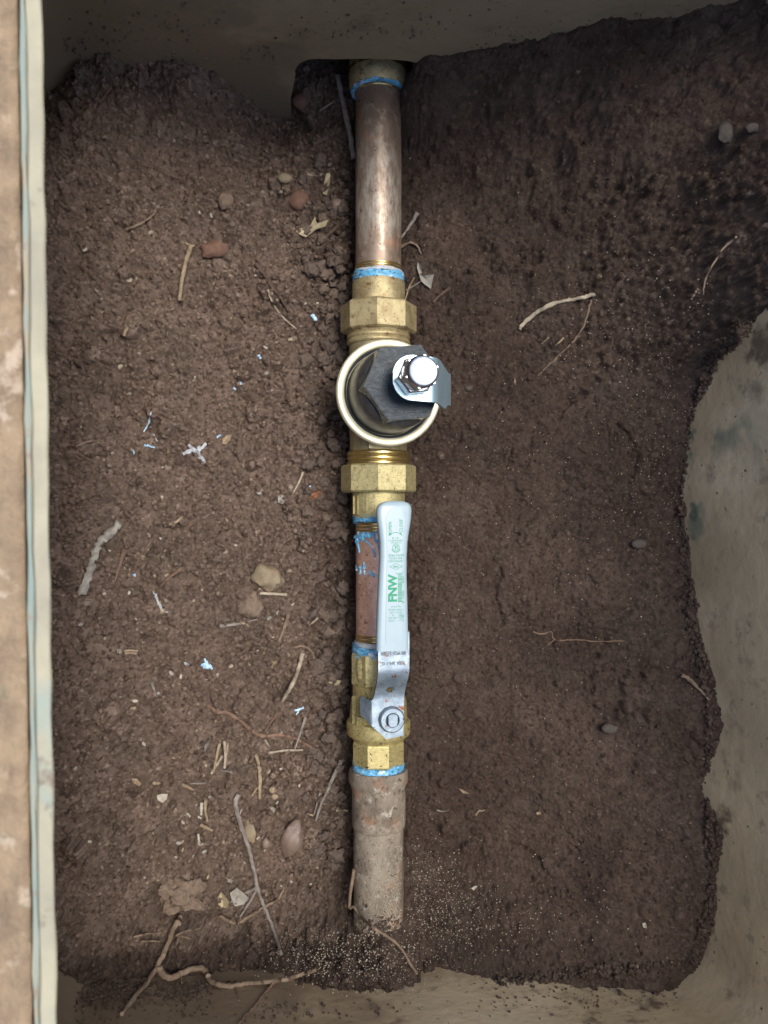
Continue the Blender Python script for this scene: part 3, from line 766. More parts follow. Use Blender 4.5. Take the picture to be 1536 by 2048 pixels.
# adjusting bolt, lock nut, bent seal tag
bolt = None
bm = bmesh.new()
lathe(bm, [(0.078, 0.0052), (0.116, 0.0052)], 24, 'Z')
hx = 0.0106
lathe(bm, [(0.1120, hx - 0.0006), (0.1125, hx), (0.1205, hx), (0.1212, hx - 0.0004)], 6, 'Z', phase=R(20))
lathe(bm, [(0.1211, 0.0098), (0.1232, 0.0089), (0.1240, 0.0084), (0.1236, 0.0074), (0.1238, 0.0)], 40, 'Z', cap=False)
for k in range(7):      # maker's strokes in the head
    a = R(150 + 14 * k)
    bmesh.ops.create_cube(bm, size=1, matrix=Matrix.Translation((0.0052 * math.cos(a), 0.0052 * math.sin(a), 0.12385)) @ Matrix.Rotation(a, 4, 'Z') @ Matrix.Diagonal((0.0014, 0.0004, 0.0004, 1)))
lathe(bm, [(0.1238, 0.0015), (0.1242, 0.0012), (0.1239, 0.0007)], 14, 'Z', center=(0.0042, -0.0036, 0))
bolt = obj('adjusting_bolt', bm, M['zinc'], reg, angle=30)
bm = bmesh.new()
hn = 0.0118
lathe(bm, [(0.1000, hn - 0.001), (0.1008, hn), (0.1085, hn), (0.1095, hn - 0.001), (0.1098, 0.0095), (0.1098, 0.0054)], 6, 'Z', phase=R(8))
lathe(bm, [(0.1098, 0.0054), (0.1098, 0.0100), (0.1104, 0.0102), (0.1118, 0.0098), (0.1120, 0.0054)], 36, 'Z')
obj('lock_nut', bm, M['zinc'], bolt, angle=30)
bm = bmesh.new()
# plate: profile in x/z, outline in y
TB = R(58)
def tag_outline(s):       # half widths (upper, lower) along the strip
    if s < 0.012: q = math.sqrt(max(0, 1 - ((s - 0.0125) / 0.0125) ** 2)); return (0.0128 * q + 0.001, -0.0128 * q - 0.001)
    if s < 0.030: u = (s - 0.012) / 0.018; return (0.0138 - 0.001 * u, -0.0138 - 0.001 * u)
    u = min(1, (s - 0.030) / 0.024); return (0.0128 - 0.006 * max(0, u - 0.2), -0.0148 - 0.0015 * min(u, 0.7) / 0.7 + 0.012 * max(0, u - 0.7))
def tag_pos(s):
    if s < 0.0238: return (-0.0125 + s, 0.0985)
    th = min(1, (s - 0.0238) / 0.006)
    if s < 0.0298:
        ang = TB * th; rr = 0.006 / TB
        return (0.0113 + rr * math.sin(ang), 0.0985 - rr * (1 - math.cos(ang)))
    x0 = 0.0113 + 0.006 / TB * math.sin(TB); z0 = 0.0985 - 0.006 / TB * (1 - math.cos(TB))
    d = s - 0.0298
    return (x0 + d * math.cos(TB), z0 - d * math.sin(TB))
NS, NW = 40, 6
tops = []; bots = []
for i in range(NS + 1):
    s = 0.0003 + 0.060 * i / NS
    hi, lo = tag_outline(s); x, z = tag_pos(s)
    x2, z2 = tag_pos(s + 0.0005); tx, tz = x2 - x, z2 - z; l = math.hypot(tx, tz); nx_, nz_ = -tz / l, tx / l
    if nz_ < 0: nx_, nz_ = -nx_, -nz_
    tops.append([bm.verts.new((x + nx_ * 0.0007, lo + (hi - lo) * k / NW, z + nz_ * 0.0007)) for k in range(NW + 1)])
    bots.append([bm.verts.new((x - nx_ * 0.0007, lo + (hi - lo) * k / NW, z - nz_ * 0.0007)) for k in range(NW + 1)])
for i in range(NS):
    for k in range(NW):
        bm.faces.new((tops[i][k], tops[i][k + 1], tops[i + 1][k + 1], tops[i + 1][k]))
        bm.faces.new((bots[i][k], bots[i + 1][k], bots[i + 1][k + 1], bots[i][k + 1]))
    for k in (0, NW):
        bm.faces.new((tops[i][k], tops[i + 1][k], bots[i + 1][k], bots[i][k]))
for i in (0, NS):
    for k in range(NW):
        bm.faces.new((tops[i][k], bots[i][k], bots[i][k + 1], tops[i][k + 1]))
tg = obj('seal_tag', bm, M['tag'], reg, angle=40)
bm = bmesh.new(); lathe(bm, [(0.079, 0.0085), (0.0978, 0.0075)], 30, 'Z'); obj('bolt_sleeve', bm, M['zinc'], reg)

# ---- copper nipple
p2 = empty('copper_pipe', (PIPEX, Yp(1160), 0))
tag(p2, 'scratched copper nipple lying beside the white lever grip', 'pipe')
o_ = p2.location.y
bm = bmesh.new(); lathe(bm, seg(Yp(1036) - o_, Yp(1285) - o_, 0.0164, 30), 64, 'Y', rfun=wob(0.0001, 9)); obj('pipe_wall', bm, M['copper'], p2)
for a, b in ((1044, 1064), (1266, 1281)):
    bm = bmesh.new(); thread(bm, Yp(a) - o_, Yp(b) - o_, 0.0169, 0.0022); obj('thread', bm, M['brass_bright'], p2)
sealant(p2, 1031, 1045, 0.0183, 11, 0.0020, 0.0010)
sealant(p2, 1281, 1290, 0.0176, 12, 0.0003, 0.0002, 'tape_white', 4, 'white_thread_tape')
sealant(p2, 1289, 1309, 0.0188, 13, 0.0017, 0.0010)
bm = bmesh.new()       # smears of sealant along the nipple
rnd = random.Random(4)
def smear(pts, w):
    pp = []
    for a, py, in pts: pp.append(Vector((0.0165 * math.cos(R(a)), Yp(py) - o_, 0.0165 * math.sin(R(a)))))
    tube(bm, catmull(pp, 5), lambda t: w * (0.5 + rnd.random()), 6, 0.4, 0.6)
smear([(120, 1064), (128, 1074), (140, 1080), (165, 1084)], 0.0009)
smear([(100, 1074), (88, 1092), (84, 1110), (74, 1124)], 0.0008)
smear([(98, 1066), (120, 1070), (150, 1072), (172, 1076)], 0.0016)
smear([(150, 1062), (154, 1078), (158, 1090)], 0.0009)
smear([(150, 1066), (140, 1076), (120, 1082), (105, 1094), (96, 1112)], 0.0007); smear([(160, 1070), (150, 1090), (145, 1104)], 0.0008); smear([(128, 1122), (126, 1150)], 0.0010); smear([(118, 1140), (104, 1143), (90, 1150), (80, 1152)], 0.0006); smear([(92, 1060), (84, 1078), (76, 1096), (70, 1112)], 0.0013); smear([(170, 1130), (160, 1140)], 0.0007)
smear([(142, 1130), (140, 1146)], 0.0009); smear([(112, 1145), (104, 1148), (98, 1150)], 0.0006)
smear([(80, 1100), (70, 1110), (66, 1125)], 0.0009)
obj('sealant_smear', bm, M['sealant'], p2)

# ---- ball valve
VT = R(13.5)
VY = -0.1410
bv = empty('ball_valve', (PIPEX, VY, 0), (0, VT, 0))
tag(bv, 'yellow brass ball valve with a long white handled lever', 'ball valve')
def yv(py, z=0.0): return Yp(py, z) - VY
bm = bmesh.new()
lathe(bm, [(yv(1366), 0.0180), (yv(1368), 0.0188), (yv(1392), 0.0188), (yv(1397), 0.0200), (yv(1420), 0.0206), (yv(1437), 0.0210), (yv(1438.5), 0.0224), (yv(1442), 0.0231), (yv(1462), 0.0231), (yv(1467), 0.0224), (yv(1468.5), 0.0204), (yv(1476), 0.0190), (yv(1480), 0.0175)], 64, 'Y')
lathe(bm, [(0.0, 0.0120), (0.024, 0.0110), (0.026, 0.0098), (0.033, 0.0095), (0.0335, 0.008)], 36, 'Z')
for x, py, z, sx, sy, sz in ((-0.0158, 1430, 0.0140, 0.0052, 0.0062, 0.0042), (-0.0192, 1412, 0.0080, 0.0030, 0.0200, 0.0024), (-0.0060, 1397, 0.0200, 0.0200, 0.0022, 0.0026), (-0.0135, 1403, 0.0150, 0.0040, 0.0150, 0.003)):
    c_ = bmesh.ops.create_cube(bm, size=1, matrix=Matrix.Translation((x, yv(py), z)) @ Matrix.Rotation(R(-40), 4, 'Y') @ Matrix.Diagonal((sx, sy, sz, 1)))
obj('body', bm, M['brass_yellow'], bv)
bm = bmesh.new(); prism_y(bm, yv(1367), yv(1302), 0.0202, 8, R(22.5 + 13.5 + 4), ch=0.0016, chin=0.0014)
e_ = bmesh.ops.create_icosphere(bm, subdivisions=3, radius=1.0)       # raised cartouche on the end
bmesh.ops.transform(bm, verts=e_['verts'], matrix=Matrix.Translation((-0.0152, yv(1332), 0.0085)) @ Matrix.Rotation(R(-60), 4, 'Y') @ Matrix.Diagonal((0.0042, 0.0100, 0.0024, 1)))
for k in range(5):
    e_ = bmesh.ops.create_icosphere(bm, subdivisions=1, radius=0.0008)
    bmesh.ops.translate(bm, verts=e_['verts'], vec=(-0.0168, yv(1318 + k * 7), 0.0100))
obj('end_hexagon', bm, M['brass_cast'], bv, angle=25)
bm = bmesh.new(); prism_y(bm, yv(1526), yv(1477), 0.0196, 8, R(22.5 + 13.5), ch=0.0016, chin=0.0012); obj('end_hexagon', bm, M['brass_yellow'], bv, smooth=False)
# lever: flat steel with a ramp and a stop lug; grip and print on it
LH, GH = 0.0350, 0.0425
outline = [(8.7, -12.1), (9.1, 12), (9.4, 17), (10.2, 24), (10.9, 33), (10.9, 60), (-10.7, 60), (-10.7, 33), (-11.0, 24), (-11.6, 17.3), (-12.4, 14.2), (-13.9, 13.0), (-16.0, 13.4), (-18.2, 15.0), (-19.6, 15.6), (-20.4, 13.0), (-20.2, 2.4), (-12, -5.5), (-2.9, -13.9), (2.0, -12.9)]
def lever_h(x, y):
    t = min(1, max(0, (y - 0.0135) / 0.022)); t = t * t * (3 - 2 * t)
    h = LH + (GH - LH) * t
    if x < -0.0135: h -= (-0.0135 - x) * 0.9 + 0.0
    return h
bm = bmesh.new()
vs = [bm.verts.new((x / 1000, y / 1000, 0)) for x, y in outline]
f_ = bm.faces.new(vs)
hole = []
bmesh.ops.triangulate(bm, faces=[f_])
for axis_ in range(2):
    lo_, hi_ = (-0.021, 0.0115) if axis_ == 0 else (-0.014, 0.060)
    step_ = 0.0012
    v = lo_ + step_
    while v < hi_:
        n_ = (1, 0, 0) if axis_ == 0 else (0, 1, 0); c_ = (v, 0, 0) if axis_ == 0 else (0, v, 0)
        bmesh.ops.bisect_plane(bm, geom=bm.verts[:] + bm.edges[:] + bm.faces[:], plane_co=c_, plane_no=n_)
        v += step_
hx_, hy_ = -0.0012, 0.0205
kill = [f for f in bm.faces if ((f.calc_center_median().x - hx_) / 0.0025) ** 2 + ((f.calc_center_median().y - hy_) / 0.0019) ** 2 < 1]
bmesh.ops.delete(bm, geom=kill, context='FACES')
for v in bm.verts: v.co.z = lever_h(v.co.x, v.co.y)
bmesh.ops.recalc_face_normals(bm, faces=bm.faces)
if sum(f.normal.z for f in bm.faces) < 0: bmesh.ops.reverse_faces(bm, faces=bm.faces)
r_ = bmesh.ops.extrude_face_region(bm, geom=bm.faces[:])
for v in [g for g in r_['geom'] if isinstance(g, bmesh.types.BMVert)]: v.co.z += 0.0026
lever = obj('lever', bm, M['lever'], bv, angle=40)
GZ = GH + 0.0026
# grip outline (half widths along y)
KG = 0.334e-3
def gy_(py): return (1440 - py) * KG
gl = [(1297, 755.5, 822), (1270, 756, 821.5), (1200, 758.5, 820), (1150, 761, 818.5), (1110, 763, 818.5), (1080, 763, 820), (1055, 760.5, 823.5), (1035, 757.5, 827), (1018, 756.5, 828.5), (1008, 758, 828), (1001, 764, 824), (997, 773, 816), (995.5, 782, 804)]
bm = bmesh.new()
CX = 790.5
def grip_ring(y, xl, xr, sh=1.0):
    w = (xr - xl) / 2; c = (xl + xr) / 2; h = 0.0042 * sh
    pts = []
    r = min(0.0030, w * 0.45) ; 
    zc = GZ - 0.0026
    half_t = 0.0040
    for cx_, sgn, a0 in ((1, 1, 0), (-1, 1, 90), (-1, -1, 180), (1, -1, 270)):
        for k in range(5):
            a = R(a0 + 90 * k / 4)
            x = c + cx_ * (w - r) + r * math.cos(a); z = zc + sgn * (half_t - 0.0028) * sh + 0.0028 * sh * math.sin(a)
            pts.append(bm.verts.new((x, y, z)))
    # slight dish between the edge ridges
    return pts
rings = [grip_ring(gy_(py), (xl - CX) * KG, (xr - CX) * KG, 1.0 if py > 1003 else (0.9 if py > 999 else (0.72 if py > 996 else 0.45))) for py, xl, xr in gl]
for A, B in zip(rings[:-1], rings[1:]):
    n = len(A)
    for i in range(n):
        j = (i + 1) % n; bm.faces.new((A[i], A[j], B[j], B[i]))
bm.faces.new(rings[0]); bm.faces.new(rings[-1])
sm_ = obj('grip', bm, M['grip'], lever, angle=50)
TOPZ = GZ - 0.0026 + 0.0040
# raised panel on the grip that carries the print
bm = bmesh.new()
pan = [(772, 1280), (806, 1280), (808, 1200), (807, 1110), (809, 1060), (813, 1030), (806, 1012), (793, 1006), (780, 1012), (772, 1030), (774, 1060), (775, 1110), (773, 1200)]
lo = [bm.verts.new(((x - CX) * KG, gy_(y), TOPZ - 0.0005)) for x, y in pan]
hi = [bm.verts.new(((x - CX) * KG * 0.96, gy_(y), TOPZ + 0.00030)) for x, y in pan]
for i in range(len(pan)):
    j = (i + 1) % len(pan); bm.faces.new((lo[i], lo[j], hi[j], hi[i]))
bm.faces.new(hi); bm.faces.new(lo)
obj('raised_panel', bm, M['grip'], lever, angle=25)
PZ = TOPZ + 0.00042
def text_into(bm, body, x0, y0, x1, y1, rot, shear=0.0, bold=0.0, z=PZ, depth=0.0):
    """fit text into the photo rectangle x0..x1, y0..y1; rot 90 reads upward, 180 is upside down"""
    cu = bpy.data.curves.new('t', 'FONT'); cu.body = body; cu.size = 1.0; cu.shear = shear; cu.offset = bold; cu.resolution_u = 3
    cu.extrude = depth
    to = bpy.data.objects.new('t', cu); col.objects.link(to)
    dg = bpy.context.evaluated_depsgraph_get()
    me = bpy.data.meshes.new_from_object(to.evaluated_get(dg))
    bpy.data.objects.remove(to, do_unlink=True)
    co = np.array([v.co[:] for v in me.vertices])
    mn, mx = co.min(0), co.max(0)
    u = (co[:, 0] - mn[0]) / (mx[0] - mn[0]); v = (co[:, 1] - mn[1]) / (mx[1] - mn[1])
    if rot == 90: px = x0 + (1 - v) * (x1 - x0); py = y1 - u * (y1 - y0)
    elif rot == 180: px = x1 - u * (x1 - x0); py = y0 + v * (y1 - y0)
    vs = [bm.verts.new(((a - CX) * KG, gy_(b), z + (c_[2] if depth else 0) * 0.001)) for a, b, c_ in zip(px, py, co)]
    for f in me.polygons:
        try: bm.faces.new([vs[i] for i in f.vertices])
        except ValueError: pass
    bpy.data.meshes.remove(me)
def line_into(bm, pts, w, z=PZ, close=False):
    q = pts + [pts[0]] if close else pts
    for (xa, ya), (xb, yb) in zip(q[:-1], q[1:]):
        l = math.hypot(xb - xa, yb - ya)
        if l < 1e-6: continue
        nx, ny = -(yb - ya) / l * w / 2, (xb - xa) / l * w / 2
        bm.faces.new([bm.verts.new(((x - CX) * KG, gy_(y), z)) for x, y in ((xa + nx, ya + ny), (xb + nx, yb + ny), (xb - nx, yb - ny), (xa - nx, ya - ny))])
def circ(cx, cy, r, n=28, a0=0, a1=360): return [(cx + r * math.cos(R(a0 + (a1 - a0) * k / n)), cy + r * math.sin(R(a0 + (a1 - a0) * k / n))) for k in range(n + (0 if a1 - a0 == 360 else 1))]
bm = bmesh.new()
text_into(bm, 'FNW', 777.5, 1142.5, 796, 1198, 90, bold=0.045)
line_into(bm, [(794.2, 1141), (796, 1141)], 2.0)
text_into(bm, 'OPEN', 778.5, 1037, 785, 1060, 90, 0.25, 0.01)
text_into(bm, 'CLOSE', 801, 1032, 807.5, 1059, 90, 0.25, 0.01)
line_into(bm, circ(793.5, 1079, 20, 10, 245, 295), 1.1)
for tri in ([(778, 1066), (785, 1060.5), (784.5, 1063.5)], [(779, 1060), (784, 1061), (779, 1066)], [(807.5, 1066), (801, 1062), (804, 1059.5)]):
    bm.faces.new([bm.verts.new(((x - CX) * KG, gy_(y), PZ + 0.00001)) for x, y in tri])
text_into(bm, '61-8', 786, 1068.5, 799, 1072, 180)
text_into(bm, 'ANSI/NSF 61', 778.5, 1073.5, 808, 1077, 180)
text_into(bm, 'WATER', 783, 1078.2, 806, 1081, 180)
line_into(bm, circ(793.8, 1088.8, 6.8), 1.0, close=True)
text_into(bm, 'UL', 790, 1085, 798, 1092.5, 180, 0, 0.03)
line_into(bm, circ(793.8, 1089.5, 9.0, 12, 20, 160), 1.5)
text_into(bm, 'LEAD FREE', 778, 1103, 810, 1107.3, 180, 0, 0.005)
text_into(bm, '400 WOG', 780, 1109, 807, 1113, 180, 0, 0.005)
text_into(bm, 'APPROVED', 778, 1114.5, 808, 1118.5, 180, 0, 0.005)
line_into(bm, [(780.5, 1127.7), (794, 1121.2), (807, 1127.5), (794, 1133.6)], 0.9, close=True)
text_into(bm, 'FM', 788.5, 1126, 799, 1129.5, 180, 0, 0.03)
rb = random.Random(5)
y = 1141.0
while y < 1198:
    w = rb.choice((0.6, 0.8, 1.2, 1.6))
    x1 = 806.5
    line_into(bm, [(797.6, y + w / 2), (x1, y + w / 2)], w)
    y += w + rb.choice((0.6, 0.8, 1.1))
text_into(bm, '54427', 806.8, 1147, 810.4, 1161, 90); text_into(bm, '37055', 806.8, 1177, 810.4, 1191, 90)
text_into(bm, '7', 806.8, 1138, 810, 1141, 90); text_into(bm, '1', 806.8, 1198, 810, 1200.5, 90)
text_into(bm, 'Fig.X410', 784, 1206, 804, 1209.5, 180)
text_into(bm, 'TRIM VALVE', 778.5, 1212.5, 808, 1216, 180)
text_into(bm, 'SHUT - OFF', 781, 1218, 806, 1221.3, 180)
text_into(bm, 'at', 786, 1224, 789.5, 1227, 180)
text_into(bm, '250 PSI', 779, 1229, 795.5, 1232.2, 180)
line_into(bm, circ(804.5, 1227.5, 4.8), 0.8, close=True)
text_into(bm, 'UL', 801.8, 1225, 807.2, 1230, 180, 0, 0.03)
text_into(bm, 'LISTED', 778, 1234.5, 791, 1237.6, 180); text_into(bm, 'LIST', 800, 1234.5, 810, 1237.4, 180)
obj('printed_lettering', bm, M['print'], lever, smooth=False)
bm = bmesh.new()
text_into(bm, '600 WOG 2 TURN', 764, 1299, 816, 1307, 180, 0, 0.03, GH + 0.0029, 0.25)
text_into(bm, 'CSA 3/4-1 G', 766, 1319, 813, 1326, 180, 0, 0.03, GH + 0.0029, 0.25)
obj('stamped_lettering', bm, M['stamp'], lever, smooth=False)
# nut and stem
bm = bmesh.new()
LT = LH + 0.0026
rr_ = []
for rad_, z in ((0.0046, LT + 0.0040), (0.0050, LT + 0.0046), (0.0078, LT + 0.0046), (0.0085, LT + 0.0040)): rr_.append((z, rad_))
lathe(bm, rr_, 40, 'Z', cap=False)
lathe(bm, [(LT + 0.0041, 0.0084), (LT + 0.0026, 0.0090), (LT, 0.0090)], 12, 'Z', cap=False)
lathe(bm, [(LT + 0.0040, 0.0046), (LT - 0.001, 0.0046)], 40, 'Z', cap=False)
obj('handle_nut', bm, M['lever'], bv, angle=40)
bm = bmesh.new()
stem = []
for k in range(20):
    a = 2 * math.pi * k / 20; stem.append((max(-0.0031, min(0.0031, 0.0046 * math.cos(a))), 0.0044 * math.sin(a)))
prism_z(bm, stem, 0.030, LT + 0.0058)
bmesh.ops.bevel(bm, geom=[e for e in bm.edges if e.verts[0].co.z > LT + 0.0057 and e.verts[1].co.z > LT + 0.0057], offset=0.0005, segments=2, affect='EDGES')
obj('stem', bm, M['lever'], bv, angle=40)
bm = bmesh.new(); lathe(bm, [(yv(1520), 0.0172), (yv(1535), 0.0172)], 40, 'Y')
lathe(bm, [(yv(1523), 0.0160)] + [(yv(1523 + 3 * k), 0.0186) for k in range(7)] + [(yv(1542), 0.0160)], 72, 'Y', rfun=rag(0.0012, 0.0009, 21, (0, 1, 7, 8)))
obj('thread_sealant', bm, M['sealant'], bv, angle=60)

# ---- old galvanised pipe, running under the soil at its lower end
p3 = empty('old_pipe', (PIPEX, Yp(1700), 0))
tag(p3, 'weathered grey brown pipe dusted with sand and buried at its lower end', 'pipe')
o_ = p3.location.y
bm = bmesh.new()
lathe(bm, [(Yp(1536) - o_, 0.0172), (Yp(1536.5) - o_, 0.0204), (Yp(1540) - o_, 0.0212)] + seg(Yp(1544) - o_, Yp(1560) - o_, 0.0214, 3) + [(Yp(1566) - o_, 0.0204), (Yp(1571) - o_, 0.0197)] + seg(Yp(1575) - o_, Yp(1645) - o_, 0.0195, 10) + [(Yp(1651) - o_, 0.0190), (Yp(1654) - o_, 0.0178)], 72, 'Y', rfun=wob(0.00045, 31))
obj('socket', bm, M['old_pipe'], p3, angle=50)
bm = bmesh.new(); lathe(bm, seg(Yp(1640) - o_, Yp(2010) - o_, 0.0181, 30), 64, 'Y', rfun=wob(0.0002, 33)); obj('pipe_wall', bm, M['old_pipe'], p3)

# ------------------------------------------------------------------ loose things on the soil
def stick(name, label, cat, pts, r, mat, group=None, taper=0.5, segs=7, lift=0.6, stiff=False, jit=0.22, branches=(), parent_ok=True):
    """r in photo px; pts photo px; a rigid stick rests on the highest soil along it, a root follows the soil"""
    rm_ = r * S
    bm = bmesh.new()
    def path(pp, rr):
        if stiff:
            g = [G(a, b) for a, b in pp]
            a, b = g[0], g[-1]
            n = 12; up = 0
            for k in range(n + 1):
                q = a.lerp(b, k / n); up = max(up, H(q.x, q.y) - q.z)
            up = min(up, 0.004)
            g = [P(x, y, q.z + up * 0.8 + rr * lift) for (x, y), q in zip(pp, g)]
            return catmull(g, max(4, int((b - a).length / 0.004)))
        px = catmull([Vector((a, b, 0)) for a, b in pp], 6)
        for v in px[1:-1]: v.x += random.gauss(0, 0.5); v.y += random.gauss(0, 0.5)
        return smooth_z([G(v.x, v.y, 0) for v in px], rr)
    def smooth_z(g, rr):
        z = np.array([p.z for p in g])
        zz = z.copy()
        for _ in range(2 if rr < 1.2e-3 else 10): zz = np.convolve(np.pad(zz, 1, 'edge'), [0.25, 0.5, 0.25], 'valid')
        zz = np.maximum(zz, z - rr * 0.5) + rr * lift
        out = []
        for p, q in zip(g, zz):
            k = (D - q) / (D - p.z); out.append(Vector((p.x * k, p.y * k, q)))
        return out
    if r > 5 and jit < 0.3: jit = 0.13
    tube(bm, path(pts, rm_), lambda t: rm_ * (1 - (1 - taper) * t), segs, jit)
    for bp, br in branches:
        tube(bm, path(bp, br * S), lambda t, br=br: br * S * (1 - 0.5 * t), max(5, segs - 2), jit)
    o = obj(name, bm, M[mat], None, center=True, angle=50)
    return tag(o, label, cat, group)

def flake(name, label, cat, poly, mat, group=None, th=0.0006, curl=0.0012, lift=0.0008):
    """thin curled piece with real thickness; poly in photo px"""
    cx = sum(p[0] for p in poly) / len(poly); cy = sum(p[1] for p in poly) / len(poly)
    g0 = G(cx, cy)
    bm = bmesh.new()
    rnd = random.Random(int(cx * 7 + cy))
    tops, bots = [], []
    tx, ty = rnd.uniform(-0.35, 0.35), rnd.uniform(-0.35, 0.35)
    for x, y in poly:
        p = P(x, y, g0.z)
        dz = (p.x - g0.x) * tx + (p.y - g0.y) * ty + rnd.uniform(0, curl) + lift
        zmin = H(p.x, p.y) - 0.0002
        z = max(g0.z + dz, zmin)
        p = P(x, y, z)
        tops.append(bm.verts.new((p.x, p.y, p.z + th))); bots.append(bm.verts.new((p.x, p.y, p.z)))
    pc = P(cx, cy, g0.z + lift * 0.6)
    ct = bm.verts.new((pc.x, pc.y, pc.z + th)); cb = bm.verts.new(pc)
    n = len(poly)
    for i in range(n):
        j = (i + 1) % n
        bm.faces.new((tops[i], tops[j], ct)); bm.faces.new((bots[j], bots[i], cb)); bm.faces.new((bots[i], bots[j], tops[j], tops[i]))
    o = obj(name, bm, M[mat], None, center=True, smooth=False)
    return tag(o, label, cat, group)

def rock_bm(rx, ry, rz, seed, sub=2, rough=0.22, facet=0.0):
    bm = bmesh.new()
    bmesh.ops.create_icosphere(bm, subdivisions=sub, radius=1.0)
    rnd = random.Random(seed)
    dirs = [Vector((rnd.gauss(0, 1), rnd.gauss(0, 1), rnd.gauss(0, 1))).normalized() for _ in range(9)]
    offs = [rnd.uniform(0.62, 0.95) for _ in dirs]
    ph = [rnd.uniform(0, 6.28) for _ in range(6)]
    for v in bm.verts:
        d = v.co.normalized(); k = 1.0
        if facet:
            for dd, of in zip(dirs, offs):
                q = d.dot(dd)
                if q > 0.05: k = min(k, of / q * (1 - facet) + facet * k) if of / q < k else k
        k += rough * 0.35 * (math.sin(4 * d.x + ph[0]) * math.sin(5 * d.y + ph[1]) + math.sin(7 * d.z + ph[2]) * math.sin(6 * d.x + ph[3])) + rnd.uniform(-rough, rough) * 0.22
        v.co = Vector((d.x * rx * k, d.y * ry * k, d.z * rz * k))
    return bm

def rock(name, label, cat, px, py, w, h, mat, rot=0, group=None, sub=2, rough=0.25, facet=0.0, sink=0.35, zr=0.6, seed=None):
    rx, ry = w * S / 2, h * S / 2
    bm = rock_bm(rx, ry, min(rx, ry) * zr * 1.2, seed or int(px * 13 + py), sub, rough, facet)
    g = G(px, py)
    o = obj(name, bm, M[mat], None, angle=40 if facet else 60)
    o.location = g + Vector((0, 0, min(rx, ry) * zr * 1.2 * (1 - 2 * sink) + 0.0002))
    o.rotation_euler = (0, 0, R(rot))
    return tag(o, label, cat, group)

# --- upper left
stick('twig', 'grey twig standing in the wall notch left of the brass coupling', 'twig', [(675, 150), (683, 190), (692, 230), (700, 270), (707, 318)], 6.0, 'twig_grey', stiff=True, taper=0.9, lift=1.2)
stick('twig', 'short grey twig crossing behind the twig in the wall notch', 'twig', [(640, 221), (660, 208), (676, 196)], 3, 'twig_grey', stiff=True)
flake('dry_leaf', 'narrow pale curled leaf left of the upper pipe', 'leaf', [(657, 338), (661, 352), (659, 372), (653, 391), (646, 388), (648, 365), (652, 350)], 'leaf', curl=0.003)
stick('plant_stem', 'pale bent stem beside the narrow curled leaf', 'stem', [(613, 348), (630, 351), (643, 347), (640, 352)], 2.2, 'twig_pale')
flake('dry_leaf', 'torn yellowish leaf scrap, largest dry leaf left of the upper pipe', 'leaf', [(583, 455), (601, 459), (621, 451), (630, 433), (634, 447), (657, 440), (651, 453), (632, 459), (612, 475), (600, 470)], 'leaf', curl=0.003)
stick('twig', 'dark twig poking out below the torn yellowish leaf', 'twig', [(648, 478), (672, 455), (705, 424)], 4, 'twig_dark', stiff=True)
stick('root', 'pale curved root sprouting from a small dark hole in the left bank', 'root', [(252, 459), (276, 450), (296, 438), (312, 424)], 3.2, 'root_tan', lift=1.0)
stick('straw', 'long tan straw bent at the top, in the upper left soil', 'straw', [(382, 492), (374, 515), (365, 555), (359, 600)], 4.6, 'twig_tan', stiff=True, lift=1.2, taper=0.8)
flake('wood_chip', 'small pale chip at the top of the long bent straw', 'wood chip', [(371, 484), (390, 490), (388, 495), (372, 489)], 'chip')
rock('stone', 'reddish brown crumbly stone right of the long bent straw', 'stone', 428, 501, 52, 34, 'stone_red', 10, rough=0.4)
rock('stone', 'reddish round stone above the torn yellowish leaf', 'stone', 598, 402, 46, 44, 'stone_red', 20)
rock('stone', 'round grey stone close to the left edge of the upper pipe', 'stone', 674, 411, 30, 30, 'stone_grey')
rock('stone', 'dull brown half buried stone left of the reddish round stone', 'stone', 453, 404, 36, 40, 'clod')
rock('stone', 'blocky brown stone in the wall notch beside the grey twig', 'stone', 606, 203, 52, 42, 'stone_red', 15, facet=0.6)
rock('stone', 'light grey stone at the top corner of the wall notch', 'stone', 616, 138, 26, 20, 'stone_grey', 15)
rock('stone', 'tan stone lying under the narrow curled leaf', 'stone', 570, 358, 30, 22, 'stone_tan')
stick('twig', 'dark mottled twig above the pale thin straw, left of the upper nut', 'twig', [(512, 528), (528, 548), (545, 575), (562, 597), (578, 622)], 5.5, 'twig_dark', lift=0.8)
stick('straw', 'thin pale straw pointing at the upper octagonal nut', 'straw', [(535, 580), (548, 610), (566, 635), (592, 658)], 2.4, 'twig_pale', lift=1.0)
# --- middle left
stick('root', 'pale grey lumpy root piece standing out near the left rim', 'root', [(240, 1047), (218, 1068), (200, 1086), (188, 1115), (178, 1150), (162, 1187)], 7.5, 'leaf_grey', stiff=False, lift=1.1, taper=1.0, jit=0.35, segs=9)
stick('stick', 'reddish brown stick right of the lumpy grey root piece', 'stick', [(250, 1098), (240, 1130), (229, 1163)], 4.5, 'root_red', stiff=True)
stick('root', 'thin dark rootlet between reddish stick and brown splinter', 'root', [(303, 1083), (288, 1102), (277, 1120), (270, 1137)], 1.8, 'root_red')
stick('stick', 'brown splinter above the white stringy tape', 'stick', [(363, 1138), (343, 1152), (320, 1173)], 4.5, 'root_red', stiff=True, taper=0.3)
stick('stick', 'pale short stick near the upper middle of the left bank', 'stick', [(365, 1035), (350, 1045), (338, 1050)], 3.2, 'twig_tan', stiff=True)
rock('stone', 'angular yellowish grey stone with an orange patch', 'stone', 536, 1155, 68, 50, 'stone_tan', -32, facet=0.75, sub=3, zr=0.8, sink=0.3)
